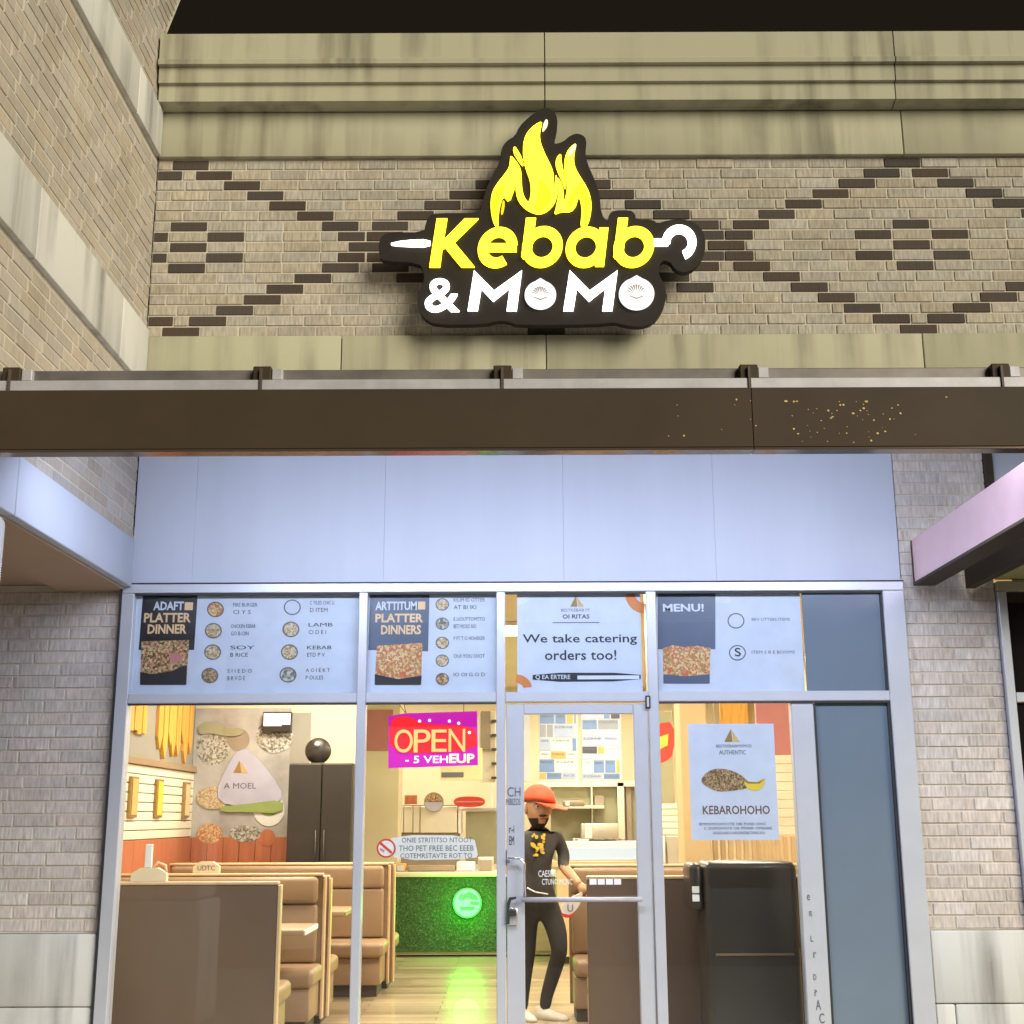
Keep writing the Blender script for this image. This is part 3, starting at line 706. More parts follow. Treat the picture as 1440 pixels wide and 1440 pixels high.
for dx in (0, 346):
    letter('letter_m', [(x + dx, y) for x, y in [(457, 788), (480, 643), (552, 716), (653, 643), (634, 788), (598, 788), (609, 706), (550, 754), (506, 708), (493, 788)]], 'lit_white')
for cxx, cyy, r in ((720, 731, 57), (1068, 727, 64)):
    pts = circ(cxx, cyy, r, 36, r * .9)
    pts = [(x, y - (9 * max(0, 1 - abs(x - cxx) / 18) if y < cyy else 0)) for x, y in pts]
    d = letter('dumpling_letter_o', pts, 'lit_momo')
    rp = random.Random(int(cxx))
    for k in range(9):
        a = R(20 + 140 * k / 8)
        q = [(cxx + .2 * r * math.cos(a), cyy + 2 - .15 * r * math.sin(a)), (cxx + .52 * r * math.cos(a) + 2.5, cyy - .52 * r * math.sin(a)), (cxx + .52 * r * math.cos(a) - 5.5, cyy - .52 * r * math.sin(a))]
        letter('pleat', q, 'pleat', d, .004)
    letter('pleat', [(cxx - 26, cyy + 6), (cxx, cyy + 15), (cxx + 26, cyy + 6), (cxx + 25, cyy + 10), (cxx, cyy + 20), (cxx - 25, cyy + 10)], 'pleat', d, .002)
fl = letter('flame', smooth([(668, 215), (592, 252), (520, 320), (482, 400), (470, 500), (478, 610), (505, 710), (540, 800), (553, 890), (548, 980), (528, 1042), (490, 1000), (466, 930), (458, 850), (455, 740), (440, 680), (400, 620), (345, 558),
    (340, 620), (330, 690), (280, 760), (215, 840), (165, 920), (145, 1010), (145, 1110), (165, 1220), (195, 1282), (224, 1282), (222, 1180), (235, 1080), (272, 962), (332, 1040), (385, 900), (398, 842), (400, 940), (430, 1030), (500, 1105), (580, 1145),
    (650, 1154), (720, 1125), (790, 1050), (820, 960), (826, 880), (820, 800), (802, 750), (795, 850), (774, 926), (785, 800), (775, 720), (740, 640), (690, 540), (650, 440), (640, 360), (650, 290)], 1), 'lit_yellow', conv=S7)
letter('flame_core', smooth([(625, 790), (700, 850), (760, 930), (760, 1020), (700, 1100), (650, 1125), (590, 1120), (580, 1090), (620, 1000), (640, 900)], 1), 'lit_amber', fl, .002, S7)
letter('flame_core', smooth([(200, 900), (260, 870), (300, 900), (240, 960), (205, 1080), (210, 1240), (180, 1220), (158, 1100), (160, 1000)], 1), 'lit_amber', fl, .002, S7)
fr = letter('flame', smooth([(1014, 436), (955, 475), (912, 535), (890, 620), (892, 720), (915, 820), (918, 900), (905, 980), (882, 1042), (885, 950), (870, 860), (830, 790), (815, 800), (832, 900), (825, 1000), (805, 1090), (788, 1158), (860, 1128), (960, 1132), (1010, 1070), (1030, 990),
    (1046, 985), (1065, 1070), (1065, 1160), (1053, 1274), (1085, 1283), (1122, 1275), (1155, 1180), (1167, 1070), (1150, 960), (1110, 870), (1050, 780), (1000, 690), (985, 610), (995, 520)], 1), 'lit_yellow', conv=S7)
letter('flame_core', smooth([(1040, 830), (1100, 900), (1145, 1000), (1145, 1090), (1110, 1250), (1085, 1240), (1090, 1080), (1060, 960), (1010, 960), (990, 1060), (900, 1100), (960, 960)], 1), 'lit_amber', fr, .002, S7)
letter('flame_tip', smooth([(1014, 440), (1005, 490), (970, 550), (925, 575), (950, 490)], 1), 'lit_cream', fr, .002, S7)
letter('flame', smooth([(385, 463), (430, 530), (465, 600), (478, 676), (430, 620), (368, 520)], 1), 'lit_yellow', conv=S7)
letter('flame', smooth([(857, 540), (860, 620), (880, 720), (905, 830), (900, 915), (870, 820), (820, 720), (800, 640), (815, 580)], 1), 'lit_yellow', conv=S7)
letter('flame', smooth([(705, 193), (726, 215), (715, 270), (664, 328), (675, 250)], 1), 'lit_cream', conv=S7)
letter('flame', smooth([(270, 1010), (290, 1040), (270, 1150), (246, 1160), (256, 1080)], 1), 'lit_amber', conv=S7)

# ------------------------------------------------------------------ posters in the transom (behind the glass)
YP = .012
def poster(label, x0, y0, x1, y1, m='paper', name='menu_poster', Y=YP):
    a = at(x0, y0, Y); c = at(x1, y1, Y)
    t = thing(name, label, 'poster', ((a.x + c.x) / 2, Y, c.z))
    pbox('sheet', x0, y0, x1, y1, Y, Y + .003, m, t, bev=0)
    return t
def menu_item(t, x, y, r, l1, l2, tx, mm='plate', Y=YP, w=32):
    ppoly('plate_rim', circ(x, y, r, 20, r * .92), Y - .0012, .001, 'ink_soft', t)
    ppoly('plate_picture', circ(x, y, r * .86, 20, r * .78), Y - .0024, .001, mm, t)
    if l1: text('lettering', l1, tx, y - 9, tx + w, y - 4, Y - .0012, 'ink', t, 0, 0, .001)
    if l2: text('lettering', l2, tx, y + 1, tx + w * .72, y + 6.5, Y - .0012, 'ink', t, 0, 0, .001)
def dark_block(t, pts, m, photo, fm, lines, Y=YP):
    ppoly('title_block', pts, Y - .0012, .001, m, t)
    ppoly('food_photo', photo, Y - .0026, .001, fm, t)
    for s, b, mm in lines: text('lettering', s, *b, Y - .0026, mm, t, .03, 0, .001)
p = poster('platter dinner menu poster, leftmost above the booth window', 180, 828, 504, 976)
dark_block(p, [(201, 836), (278, 836), (273, 914), (195, 914)], 'black_print', [(199, 902), (266, 900), (262, 963), (197, 963)], 'food',
           [('ADAFT', (216, 846, 258, 858), 'pale_print'), ('PLATTER', (203, 862, 268, 875), 'peach'), ('DINNER', (208, 878, 262, 891), 'peach')])
pbox('title_mark', 260, 847, 271, 858, YP - .0026, YP - .0016, 'peach', p, bev=0)
ppoly('pan_shadow', [(197, 945), (215, 948), (240, 944), (263, 935), (262, 963), (197, 963)], YP - .004, .001, 'black_print', p)
ppoly('garnish', circ(247, 925, 9, 14, 7), YP - .004, .001, 'pinkish', p)
for (x, y, l1, l2, mm) in ((303, 857, 'FIRE BURGER', 'CI Y S', 'food2'), (300, 887, 'CHICKEN KEBAB', 'GO B-OIN', 'plate'), (299, 917, 'SOY', 'B RICE', 'plate'), (295, 950, 'S I I E D O', 'B R V D E', 'kebab'),
                           (411, 854, 'C TILED CHIC LI', 'D ITEM', 'paper'), (409, 885, 'LAMB', 'CI D E I', 'plate'), (407, 917, 'KEBAB', 'ETD P V', 'plate'), (405, 949, 'A O I E K T', 'P OULES', 'mural_dark')):
    menu_item(p, x, y, 12, l1, l2, x + 25, mm, w=34)
p = poster('platter dinners menu poster, second from left above the open sign', 512, 828, 700, 976)
dark_block(p, [(521, 832), (604, 832), (602, 916), (518, 914)], 'navy_print', [(530, 908), (594, 904), (592, 963), (527, 963)], 'food2',
           [('ARTTITUM', (528, 846, 586, 858), 'pale_print'), ('PLATTER', (528, 863, 595, 875), 'peach'), ('DINNERS', (536, 879, 592, 892), 'peach')])
pbox('title_mark', 588, 846, 598, 857, YP - .0026, YP - .0016, 'peach', p, bev=0)
ppoly('pan_shadow', [(527, 948), (560, 955), (593, 950), (592, 963), (527, 963)], YP - .004, .001, 'black_print', p)
for (y, l1, l2, mm) in ((850, 'KILIM ID OTTER', 'AT BI IKI', 'plate'), (877, 'E LIOUTTOMTTO', 'BETI MOSIO RIO', 'mural_dark'), (904, 'P FT T O HOHEKER', None, 'plate'), (929, 'OUI YOU OIOT', None, 'plate'), (955, 'IO OI G O D', None, 'food')):
    menu_item(p, 622, y, 9.5, l1, l2, 638, mm, w=44)
p = poster('catering poster with orange corner rings above the glass door', 727, 828, 904, 976)
text('lettering', 'We take catering', 735, 892, 896, 907, YP - .0012, 'ink', p, .012, 0, .001)
text('lettering', 'orders too!', 766, 914, 867, 928, YP - .0012, 'ink', p, .012, 0, .001)
ppoly('orange_ring', [q for q in arc_band(908, 834, 29, 29, 14, 180, 265, 16)], YP - .0014, .001, 'orange', p)
ppoly('orange_ring', [q for q in arc_band(724, 968, 24, 20, 12, 5, 85, 16)], YP - .0014, .001, 'orange', p)
ppoly('corner_tint', [(728, 835), (745, 835), (743, 845), (735, 850), (728, 851)], YP - .0014, .001, 'pale_print', p)
def logo(t, x, y, s, Y):
    ppoly('logo_peak', [(x - 9 * s, y + 8 * s), (x - 1 * s, y - 8 * s), (x + 1 * s, y + 8 * s)], Y - .0014, .001, 'gold_dark', t)
    ppoly('logo_peak', [(x + .3 * s, y - 6 * s), (x + 10 * s, y + 8 * s), (x + 2 * s, y + 8 * s)], Y - .0022, .001, 'gold', t)
logo(p, 811, 845, 1.0, YP)
text('lettering', 'BESTKEBAB FT', 789, 856, 830, 860, YP - .0012, 'ink_soft', p, 0, 0, .001)
text('lettering', 'OI RITAS', 791, 864, 829, 870, YP - .0012, 'ink', p, .02, 0, .001)
pbox('rule', 777, 875, 843, 876, YP - .0012, YP - .0002, 'ink_soft', p, bev=0)
ppoly('number_bar', smooth([(749, 946), (901, 946), (901, 958), (749, 959)], 1), YP - .0012, .001, 'black_print', p)
text('lettering', 'Q EA ERTERE', 753, 949, 802, 956, YP - .0024, 'pale_print', p, .01, 0, .001)
pbox('rule', 812, 950, 899, 955, YP - .0024, YP - .0014, 'pale_print', p, bev=0)
p = poster('menu poster with a faded blue title block, right of the door', 922, 828, 1132.5, 976)
dark_block(p, [(925, 832), (1006, 832), (1006, 913), (925, 913)], 'navy_print', [(932, 912), (946, 907), (962, 910), (980, 908), (999, 911), (998, 961), (933, 961)], 'food2',
           [('MENU!', (932, 849, 990, 860), 'pale_print')])
ppoly('pan_shadow', [(933, 948), (965, 951), (998, 948), (998, 961), (933, 961)], YP - .004, .001, 'navy_print', p)
ppoly('pale_patch', [(1006, 834), (1028, 834), (1026, 848), (1006, 848)], YP - .0014, .001, 'pale_print', p)
menu_item(p, 1035, 873, 12, None, None, 1056, 'paper'); menu_item(p, 1037, 918, 12, None, None, 1056, 'paper')
text('lettering', 'S', 1033, 911, 1042, 923, YP - .004, 'ink', p, .01, 0, .001)
text('lettering', 'BRV UTTERS ITEMS', 1057, 869, 1111, 873, YP - .0012, 'ink_soft', p, 0, 0, .001)
text('lettering', 'ITEM S B E BOOMS', 1057, 915, 1118, 919, YP - .0012, 'ink_soft', p, 0, 0, .001)
# white kebab poster on the right-hand pane
p = poster('white kebab poster with a lemon spoon on the right pane', 967, 1018, 1096, 1181, name='window_poster')
logo(p, 1029, 1034, 1.15, YP)
text('lettering', 'BESTKEBABMOMOS', 1007, 1047, 1057, 1051, YP - .0012, 'ink_soft', p, 0, 0, .001)
text('lettering', 'AUTHENTIC', 1011, 1055, 1049, 1061, YP - .0012, 'ink_soft', p, .005, 0, .001)
ppoly('food_photo', smooth([(984, 1098), (995, 1084), (1012, 1080), (1032, 1084), (1048, 1094), (1056, 1103), (1048, 1110), (1030, 1112), (1010, 1114), (994, 1107)], 1), YP - .0014, .001, 'kebab', p)
ppoly('lemon_wedge', smooth([(1044, 1098), (1060, 1101), (1077, 1094), (1074, 1106), (1064, 1113), (1052, 1110)], 1), YP - .0024, .001, 'lemon', p)
ppoly('spoon_line', [(1038, 1092), (1052, 1099), (1066, 1100), (1077, 1094), (1068, 1102), (1052, 1102)], YP - .0034, .001, 'gold_dark', p)
text('lettering', 'KEBAROHOHO', 988, 1133, 1083, 1145, YP - .0012, 'brown_ink', p, .014, 0, .001)
for y, a, b, s in ((1159, 983, 1077, 'IEMMOMOUHOUTIE OIK PUNIS OIHO'), (1165, 990, 1086, 'C SOMOMATE OR PINIER OMEARE'), (1171.5, 1003, 1076, 'EASSONEOOIEOREEBETEREOIO')):
    text('lettering', s, a, y - 2, b, y + 1.5, YP - .0012, 'ink_soft', p, 0, 0, .001)
# white notice and no-smoking roundel on the second pane
n = thing('window_notice', 'white three-line notice on the glass under the open sign', 'notice', at(614, 1211, YP))
ppoly('sheet', smooth([(551, 1174), (666, 1175), (672, 1200), (670, 1208), (556, 1210), (549, 1192)], 1), YP, .003, 'paper_white', n)
for s, b in (('ONIE STRITITSO NTOOT', (565, 1178, 664, 1184.5)), ('THO PET FREE BEC EEEB', (561, 1189, 666, 1196.5)), ('COTEMRSTAVTE ROT TO', (563, 1200, 664, 1206.5))):
    text('lettering', s, *b, YP - .0012, 'ink_soft', n, 0, 0, .001)
n = thing('no_smoking_sticker', 'round red and pink prohibition sticker on the glass', 'sticker', at(543, 1206, YP - .006))
ppoly('disc', circ(543, 1193, 13.5), YP - .006, .002, 'red', n); ppoly('disc_face', circ(543, 1193, 11), YP - .008, .001, 'paper_white', n)
ppoly('slash', [(534, 1187), (536, 1184), (552, 1198), (550, 1201)], YP - .0095, .001, 'red', n)
ppoly('symbol', [(535, 1192), (541, 1196), (540, 1199), (534, 1195)], YP - .0095, .001, 'pinkish', n)
# OPEN sign
YO = .16
os_ = thing('open_sign', 'glowing red and magenta open sign hanging behind the second pane', 'open sign', at(608, 1080, YO))
ppoly('panel', [(546, 1007), (570, 1003), (671, 1000), (672, 1076), (546, 1080)], YO, .03, 'open_pink', os_)
ppoly('red_field', smooth([(547, 1010), (575, 1006), (592, 1018), (664, 1020), (671, 1035), (670, 1054), (600, 1060), (548, 1058)], 1), YO - .003, .002, 'open_red', os_)
text('letter_tube', 'O', 555, 1026, 580, 1058, YO - .02, 'open_tube', os_, 0, 0, .014)
text('letter_tube', 'P', 582, 1026, 605, 1058, YO - .02, 'open_tube', os_, 0, 0, .014)
text('letter_tube', 'E', 607, 1026, 628, 1057, YO - .02, 'open_tube', os_, 0, 0, .014)
text('letter_tube', 'N', 631, 1025, 654, 1057, YO - .02, 'open_tube', os_, 0, 0, .014)
text('lettering', '- 5 VEH', 570, 1063, 630, 1073, YO - .005, 'open_white', os_, .01)
text('lettering', 'EUP', 632, 1060, 667, 1073, YO - .006, 'open_lemon', os_, .03)
for x, y in ((604, 1013), (632, 1014), (645, 1017), (660, 1030), (590, 1014)): ppoly('bulb', circ(x, y, 2.2, 10), YO - .008, .006, 'open_white', os_)
for x0, y0, x1, y1 in ((571, 1003, 557, 985), (571, 1003, 567, 985), (652, 1001, 652, 985)):
    a = at(x0, y0, YO + .01); b = at(x1, y1, YO + .01); b2 = b + (b - a) * 3
    tube('hanging_wire', [a, b2], .002, 'ink', os_, 6)

# ------------------------------------------------------------------ interior shell
IX0, IX1, IYB = -3.25, 3.3, 10.2
def shell(name, *b, m, bev=0):
    o = box(name, *b, m, bev=bev); return tag(o, name.replace('_', ' ') + ' of the shop', 'interior', kind='structure')
f = shell('floor', IX0, IX1, .062, IYB, -.05, .004, m='floor')
shell('ceiling', IX0, IX1, .13, IYB, 3.30, 3.36, m='cream')
wl = shell('interior_wall', IX0 - .1, IX0, .31, IYB, 0, 3.3, m='grey_wall')
shell('interior_wall', IX1, IX1 + .1, .31, IYB, 0, 3.3, m='tan')
shell('interior_wall', IX0, IX1, IYB, IYB + .1, 0, 3.3, m='cream')
YM = 5.2
mw = shell('partition_wall', IX0 + .001, at(505, 1100, YM).x, YM, YM + .15, 0, 3.29, m='cream')
# left wall: shiplap, shelf line, wainscot
zs1 = at(279, 1086, YM - .1).z; zs0 = at(279, 1177, YM - .1).z
k = 8
for i in range(k):
    za = zs0 + (zs1 - zs0) * i / k; zb_ = zs0 + (zs1 - zs0) * (i + 1) / k
    box('shiplap_board', IX0 + .001, IX0 + .022, 1.2, YM - .002, za + .004, zb_ - .004, 'shiplap', wl, bev=.004)
box('top_rail', IX0 + .001, IX0 + .05, 1.2, YM - .002, zs1 + .0, zs1 + .06, 'wood', wl)
for i in range(10):
    y0 = 1.2 + (YM - 1.2) * i / 10
    box('wainscot_board', IX0 + .001, IX0 + .03, y0 + .003, y0 + (YM - 1.2) / 10 - .003, .05, zs0 - .003, 'wainscot', wl, bev=.003)
for i in range(8):
    x0 = IX0 + .032 + i * .16
    box('wainscot_board', x0 + .002, x0 + .158, YM - .03, YM - .001, .05, zs0 - .003, 'wainscot', mw, bev=.003)
# wall hangings of orange timber on the left wall
for i, (ya, yb, zlo, lab) in enumerate(((2.7, 3.35, 2.22, 'small bunch of orange timber strips hung on the left shop wall'), (3.75, 5.0, 2.02, 'large pointed orange timber hanging on the left shop wall'))):
    t = thing('wall_hanging', lab, 'wall hanging', (IX0 + .02, (ya + yb) / 2, zlo))
    ns = 5 if i == 0 else 8
    for q in range(ns):
        y0 = ya + (yb - ya) * q / ns; y1 = ya + (yb - ya) * (q + 1) / ns
        tipz = zlo + (abs(((q * 3) % ns) / ns - .3) * .35 if i else random.uniform(0, .04))
        bm = bmesh.new(); pts = [(y0, 3.2), (y1 - .006, 3.2), (y1 - .006, tipz + .12 * i), ((y0 + y1) / 2, tipz), (y0, tipz + .12 * i)]
        fa = [bm.verts.new((.03 + .006 * (q % 3), y - ya, z - zlo)) for y, z in pts]; fb = [bm.verts.new((.001, y - ya, z - zlo)) for y, z in pts]
        bm.faces.new(fa); bm.faces.new(fb[::-1])
        for j in range(5): bm.faces.new((fa[j], fb[j], fb[(j + 1) % 5], fa[(j + 1) % 5]))
        bmesh.ops.recalc_face_normals(bm, faces=bm.faces)
        o = link('timber_strip', mesh_of(bm, 'timber_strip'), t, 'drip'); o.location = (IX0, ya, zlo)
# small narrow frames on the shiplap
for i, (y0, cc, lab) in enumerate(((2.95, 'gold', 'narrow brown picture on the shiplap, nearest the window'), (3.75, 'lemon', 'narrow yellow picture on the shiplap, the middle one of three'), (4.75, 'peach', 'narrow tan picture on the shiplap, nearest the mural'))):
    t = thing('narrow_picture', lab, 'picture', (IX0 + .03, y0, 1.5), 'narrow pictures on the shiplap')
    box('frame', IX0 + .023, IX0 + .05, y0, y0 + .22, 1.52, 1.86, 'gold_dark', t); box('picture', IX0 + .051, IX0 + .056, y0 + .03, y0 + .19, 1.54, 1.84, cc, t)
# mural
mu = thing('wall_mural', 'grey mural of dishes round a pale mountain logo on the rear wall', 'mural', at(340, 1186, YM - .02))
YW = YM - .02
pbox('mural_panel', 275, 996, 403, 1188, YW, YW + .018, 'mural', mu, bev=.002)
for i, (cxx, cyy, r, ry, mm) in enumerate(((300, 1050, 24, 26, 'mural_dark'), (335, 1040, 16, 16, 'taupe'), (386, 1035, 26, 24, 'mural_dark'), (378, 1138, 22, 24, 'paper_white'), (378, 1132, 16, 16, 'green_print'), (295, 1172, 18, 14, 'food2'), (345, 1172, 22, 12, 'mural_dark'), (300, 1122, 24, 16, 'plate'), (376, 1178, 11, 12, 'wainscot'))):
    ppoly('painted_dish', circ(cxx, cyy, r, 24, ry), YW - .003 - .0015 * i, .002, mm, mu)
ppoly('painted_swirl', smooth([(279, 1016), (305, 1014), (325, 1026), (345, 1024), (340, 1034), (318, 1036), (296, 1030), (279, 1034)], 2), YW - .02, .002, 'olive', mu)
ppoly('painted_mountain', smooth([(302, 1118), (318, 1080), (332, 1058), (345, 1052), (360, 1064), (382, 1090), (400, 1120), (384, 1132), (320, 1134)], 1), YW - .022, .002, 'lilac', mu)
logo(mu, 338, 1078, 1.1, YW - .0235)
text('lettering', 'A MOEL', 315, 1101, 360, 1109, YW - .0235, 'ink_soft', mu, 0)
ppoly('painted_leaves', smooth([(310, 1134), (350, 1130), (398, 1124), (398, 1144), (350, 1142), (310, 1142)], 1), YW - .025, .002, 'green_print', mu)
# tv, fridge, speaker, small wall board
t = thing('screen', 'small blue and magenta screen above the mural', 'screen', at(390, 1028, YM - .12))
pbox('casing', 370, 1001, 409, 1029, YM - .10, YM - .03, 'black_plastic', t); pbox('picture', 371, 1003, 396, 1021, YM - .104, YM - .1015, 'tv', t); pbox('picture', 386, 1003, 397, 1019, YM - .108, YM - .1055, 'paper_white', t)
pbox('picture', 397.5, 1003, 408, 1019, YM - .104, YM - .1015, 'tv2', t)
fr_ = thing('fridge', 'tall dark two-door fridge behind the booths', 'fridge', at(450, 1215, YM - .65))
fa0, fa1 = at(404, 1140, YM - .65), at(495, 1140, YM - .65); fzt = at(450, 1073, YM - .65).z
box('carcass', fa0.x, fa1.x, YM - .62, YM - .01, .05, fzt, 'fridge', fr_, bev=.01)
fm_ = (fa0.x * .48 + fa1.x * .52)
box('door', fa0.x + .005, fm_ - .004, YM - .66, YM - .622, .1, fzt - .01, 'fridge', fr_, bev=.006); box('door', fm_ + .004, fa1.x - .005, YM - .66, YM - .622, .1, fzt - .01, 'fridge', fr_, bev=.006)
for s in (-1, 1): tube('door_handle', [(fm_ + s * .04, YM - .69, .9), (fm_ + s * .04, YM - .69, 1.4)], .008, 'fridge', fr_, 8)
sp = at(447, 1054, YM - .4)
t = thing('round_speaker', 'round dark speaker standing on top of the fridge', 'speaker', (sp.x, YM - .4, fzt))
lathe('shell', [(.02, -.03), (.10, -.02), (.128, .03), (.125, .09), (.09, .12)], (sp.x, YM - .42, fzt + .13), 'fridge', t, 28, 'Y'); lathe('badge', [(.001, -.02), (.025, -.012), (.025, .0)], (sp.x, YM - .452, fzt + .19), 'paper_white', t, 16, 'Y')
box('foot', sp.x - .06, sp.x + .06, YM - .43, YM - .31, fzt, fzt + .02, 'fridge', t)
pbox_t = thing('wall_column', 'purple-grey boxed column between the mural and the fridge', 'column', at(416, 1215, YM - .03))
pbox('column_shaft', 404, 1002, 431, 1212, YM - .012, YM - .002, 'grey_wall', pbox_t)

# ------------------------------------------------------------------ booths
def bench(label, x0, x1, yb, facing, h=1.10, backm='wood', group='booth benches'):
    """yb = plane of the flat back; facing +1 looks away from the street, -1 towards it"""
    s = facing
    t = thing('booth_bench', label, 'booth', ((x0 + x1) / 2, yb, 0), group)
    def bx(nm, ya, yc, z0, z1, m, bev, seg=1, xa=x0, xc=x1): return box(nm, xa, xc, min(yb + s * ya, yb + s * yc), max(yb + s * ya, yb + s * yc), z0, z1, m, t, bev, seg)
    bx('back_panel', 0, .045, .08, h - .022, backm, .003)
    bx('top_trim', -.008, .085, h - .02, h, 'wood_light', .006, 2)
    bx('backrest_roll', .048, .14, h - .22, h - .024, 'vinyl', .04, 4, x0 + .02, x1 - .03)
    bx('backrest_pad', .048, .12, .46, h - .225, 'vinyl', .025, 3, x0 + .02, x1 - .03)
    bx('seat_cushion', .05, .56, .33, .455, 'vinyl', .04, 4, x0 + .02, x1 + .02)
    bx('seat_base', .05, .50, .10, .328, 'vinyl', .01, 2, x0 + .02, x1 - .01)
    bx('kick_plinth', .03, .46, .004, .098, 'kick', .003, 1, x0 + .03, x1 - .04)
    bx('end_trim', -.006, .06, .06, h - .021, 'wood_light', .004, 1, x1 + .001, x1 + .022)
    return t
def table(label, x0, x1, y0, y1, edge):
    t = thing('booth_table', label, 'table', ((x0 + x1) / 2, (y0 + y1) / 2, 0), 'booth tables')
    box('table_top', x0, x1, y0, y1, .725, .765, 'wood', t, .008, 2); box('edge_band', x1 + .001, x1 + .012, y0 + .01, y1 - .01, .728, .762, edge, t)
    cxx = (x0 + x1) / 2; tube('pedestal', [(cxx, (y0 + y1) / 2, .03), (cxx, (y0 + y1) / 2, .724)], .04, 'kick', t, 12); box('foot_plate', cxx - .2, cxx + .2, (y0 + y1) / 2 - .2, (y0 + y1) / 2 + .2, .005, .03, 'kick', t)
YA = .55
xa0, xa1 = at(165, 1300, YA).x, at(389, 1300, YA).x
hA = at(300, 1240, YA).z
bench('dark brown booth back just inside the left window pane', xa0 - .25, xa1, YA, 1, hA, 'booth_back')
YB = 2.15
bench('tan booth bench facing the street behind the first left table', IX0 + .1, at(454, 1300, YB).x, YB, -1, at(300, 1228, YB).z)
bench('tan booth bench back to back with the second bench, facing the counter', IX0 + .1, at(460, 1300, YB + .03).x, YB + .06, 1, at(300, 1232, YB).z)
YD = 4.2
bench('tan booth bench facing the street at the far left table', IX0 + .1, at(548, 1300, YD).x - .02, YD, -1, at(500, 1213, YD).z)
bench('last tan booth bench on the left, beside the green counter front', IX0 + .1, at(552, 1300, YD + .1).x, YD + .06, 1, at(500, 1213, YD).z)
table('tan booth table with a pale edge, nearest the left window', IX0 + .1, at(440, 1292, 1.55).x, 1.15, 1.75, 'paper_white')
table('tan booth table further back on the left', IX0 + .1, at(494, 1272, 3.4).x, 2.95, 3.6, 'green_print')
# things standing on the first booth back
for (px, lab) in ((210, 'cream caddy with napkins standing on the front booth, nearest the left jamb'), (290, 'cream rounded napkin holder on the booth ledge by the wainscot')):
    yy = .62 if px < 250 else 2.17
    base = hA if px < 250 else at(300, 1228, YB).z
    q = at(px, 1235, yy)
    t = thing('napkin_caddy', lab, 'caddy', (q.x, yy, base))
    wv = .115 if px < 250 else .10
    prism('body', [(q.x - wv, base + .001), (q.x + wv, base + .001), (q.x + wv, base + .05), (q.x + wv * .5, base + .085), (q.x - wv * .5, base + .085), (q.x - wv, base + .05)], yy - .025, yy + .03, 'cream', t)
    if px < 250:
        box('napkin_stack', q.x - .035, q.x + .01, yy - .01, yy + .02, base + .086, base + .235, 'paper_white', t, .004)
        tube('handle', [(q.x + .02, yy, base + .075), (q.x + .05, yy, base + .12), (q.x + .10, yy, base + .10), (q.x + .11, yy, base + .06)], .009, 'peach', t, 8)
    else: text('lettering', 'UDTC', px - 12, 1217, px + 12, 1224, yy - .027, 'ink_soft', t)
# right-hand booths
YR = .85
xr0_ = at(826, 1300, YR).x
bench('dark brown booth back just inside the glass door on the right', xr0_, 2.15, YR, 1, at(860, 1232, YR).z, 'booth_back')
YG = 2.75
bench('tan booth bench facing the street behind the right-hand table', at(800, 1300, YG).x, 2.4, YG, -1, at(860, 1215, YG).z)
# black bin with a rounded top
YC = .30
cb = thing('waste_cabinet', 'big black round-cornered cabinet behind the white kebab poster', 'cabinet', at(1055, 1440, YC))
a = at(990, 1212, YC); c = at(1121, 1212, YC)
box('body', a.x, c.x, YC, YC + .42, .05, a.z, 'black_plastic', cb, .05, 5)
box('plinth', a.x + .03, c.x - .03, YC + .03, YC + .39, .005, .048, 'kick', cb)
box('side_hood', a.x - .085, a.x - .004, YC + .05, YC + .40, a.z - .30, a.z - .01, 'black_plastic', cb, .035, 4)
for z in (.42, .53): box('slot_plate', a.x - .075, a.x - .03, YC + .043, YC + .049, a.z - z / 2.2, a.z - z / 2.2 + .042, 'paper_white', cb, .002)
box('shelf_line', a.x + .05, c.x - .05, YC - .006, YC - .001, a.z - .56, a.z - .545, 'booth_back', cb, .001)
tube('rim_handle', [(c.x + .005, YC + .04, a.z - .1), (c.x + .03, YC + .03, a.z - .25), (c.x + .035, YC + .03, a.z - .42), (c.x + .01, YC + .04, a.z - .52)], .009, 'black_plastic', cb, 8)

# right-hand rear: column, panels, art
YQ = 3.4
t = thing('tan_column', 'tan painted column behind the white kebab poster', 'column', at(985, 1215, YQ)); pbox('column_shaft', 955, 980, 1002, 1235, YQ, YQ + .4, 'tan', t, .006)
pbox('base_board', 954, 1236, 1003, 1262, YQ - .02, YQ - .001, 'wood', t)
rw = thing('timber_screen', 'tan timber wall panel with shiplap strip at the right of the shop', 'wall panel', at(1060, 1215, YQ + .2))
for i in range(12):
    x0, x1 = 1002 + i * 11, 1013 + i * 11
    pbox('timber_slat', x0 + .4, 1176, x1 - .4, 1262, YQ + .2 + .008 * (i % 2), YQ + .26, 'wood_light', rw, .004)
for i in range(9):
    y0 = 1062 + i * 12.5
    pbox('shiplap_board', 1085, y0 + .5, 1130, y0 + 12, YQ + .2, YQ + .26, 'shiplap', rw, .004)
pbox('upper_panel', 1012, 978, 1060, 1175, YQ + .24, YQ + .3, 'drip', rw); pbox('upper_panel', 1062, 978, 1130, 1061, YQ + .24, YQ + .3, 'pinkish', rw); pbox('upper_panel', 1003, 978, 1011, 1175, YQ + .24, YQ + .3, 'taupe', rw)
YV = 6.0
t = thing('hanging_picture', 'tall red and yellow picture at the left of the right pane', 'picture', at(937, 1130, YV))
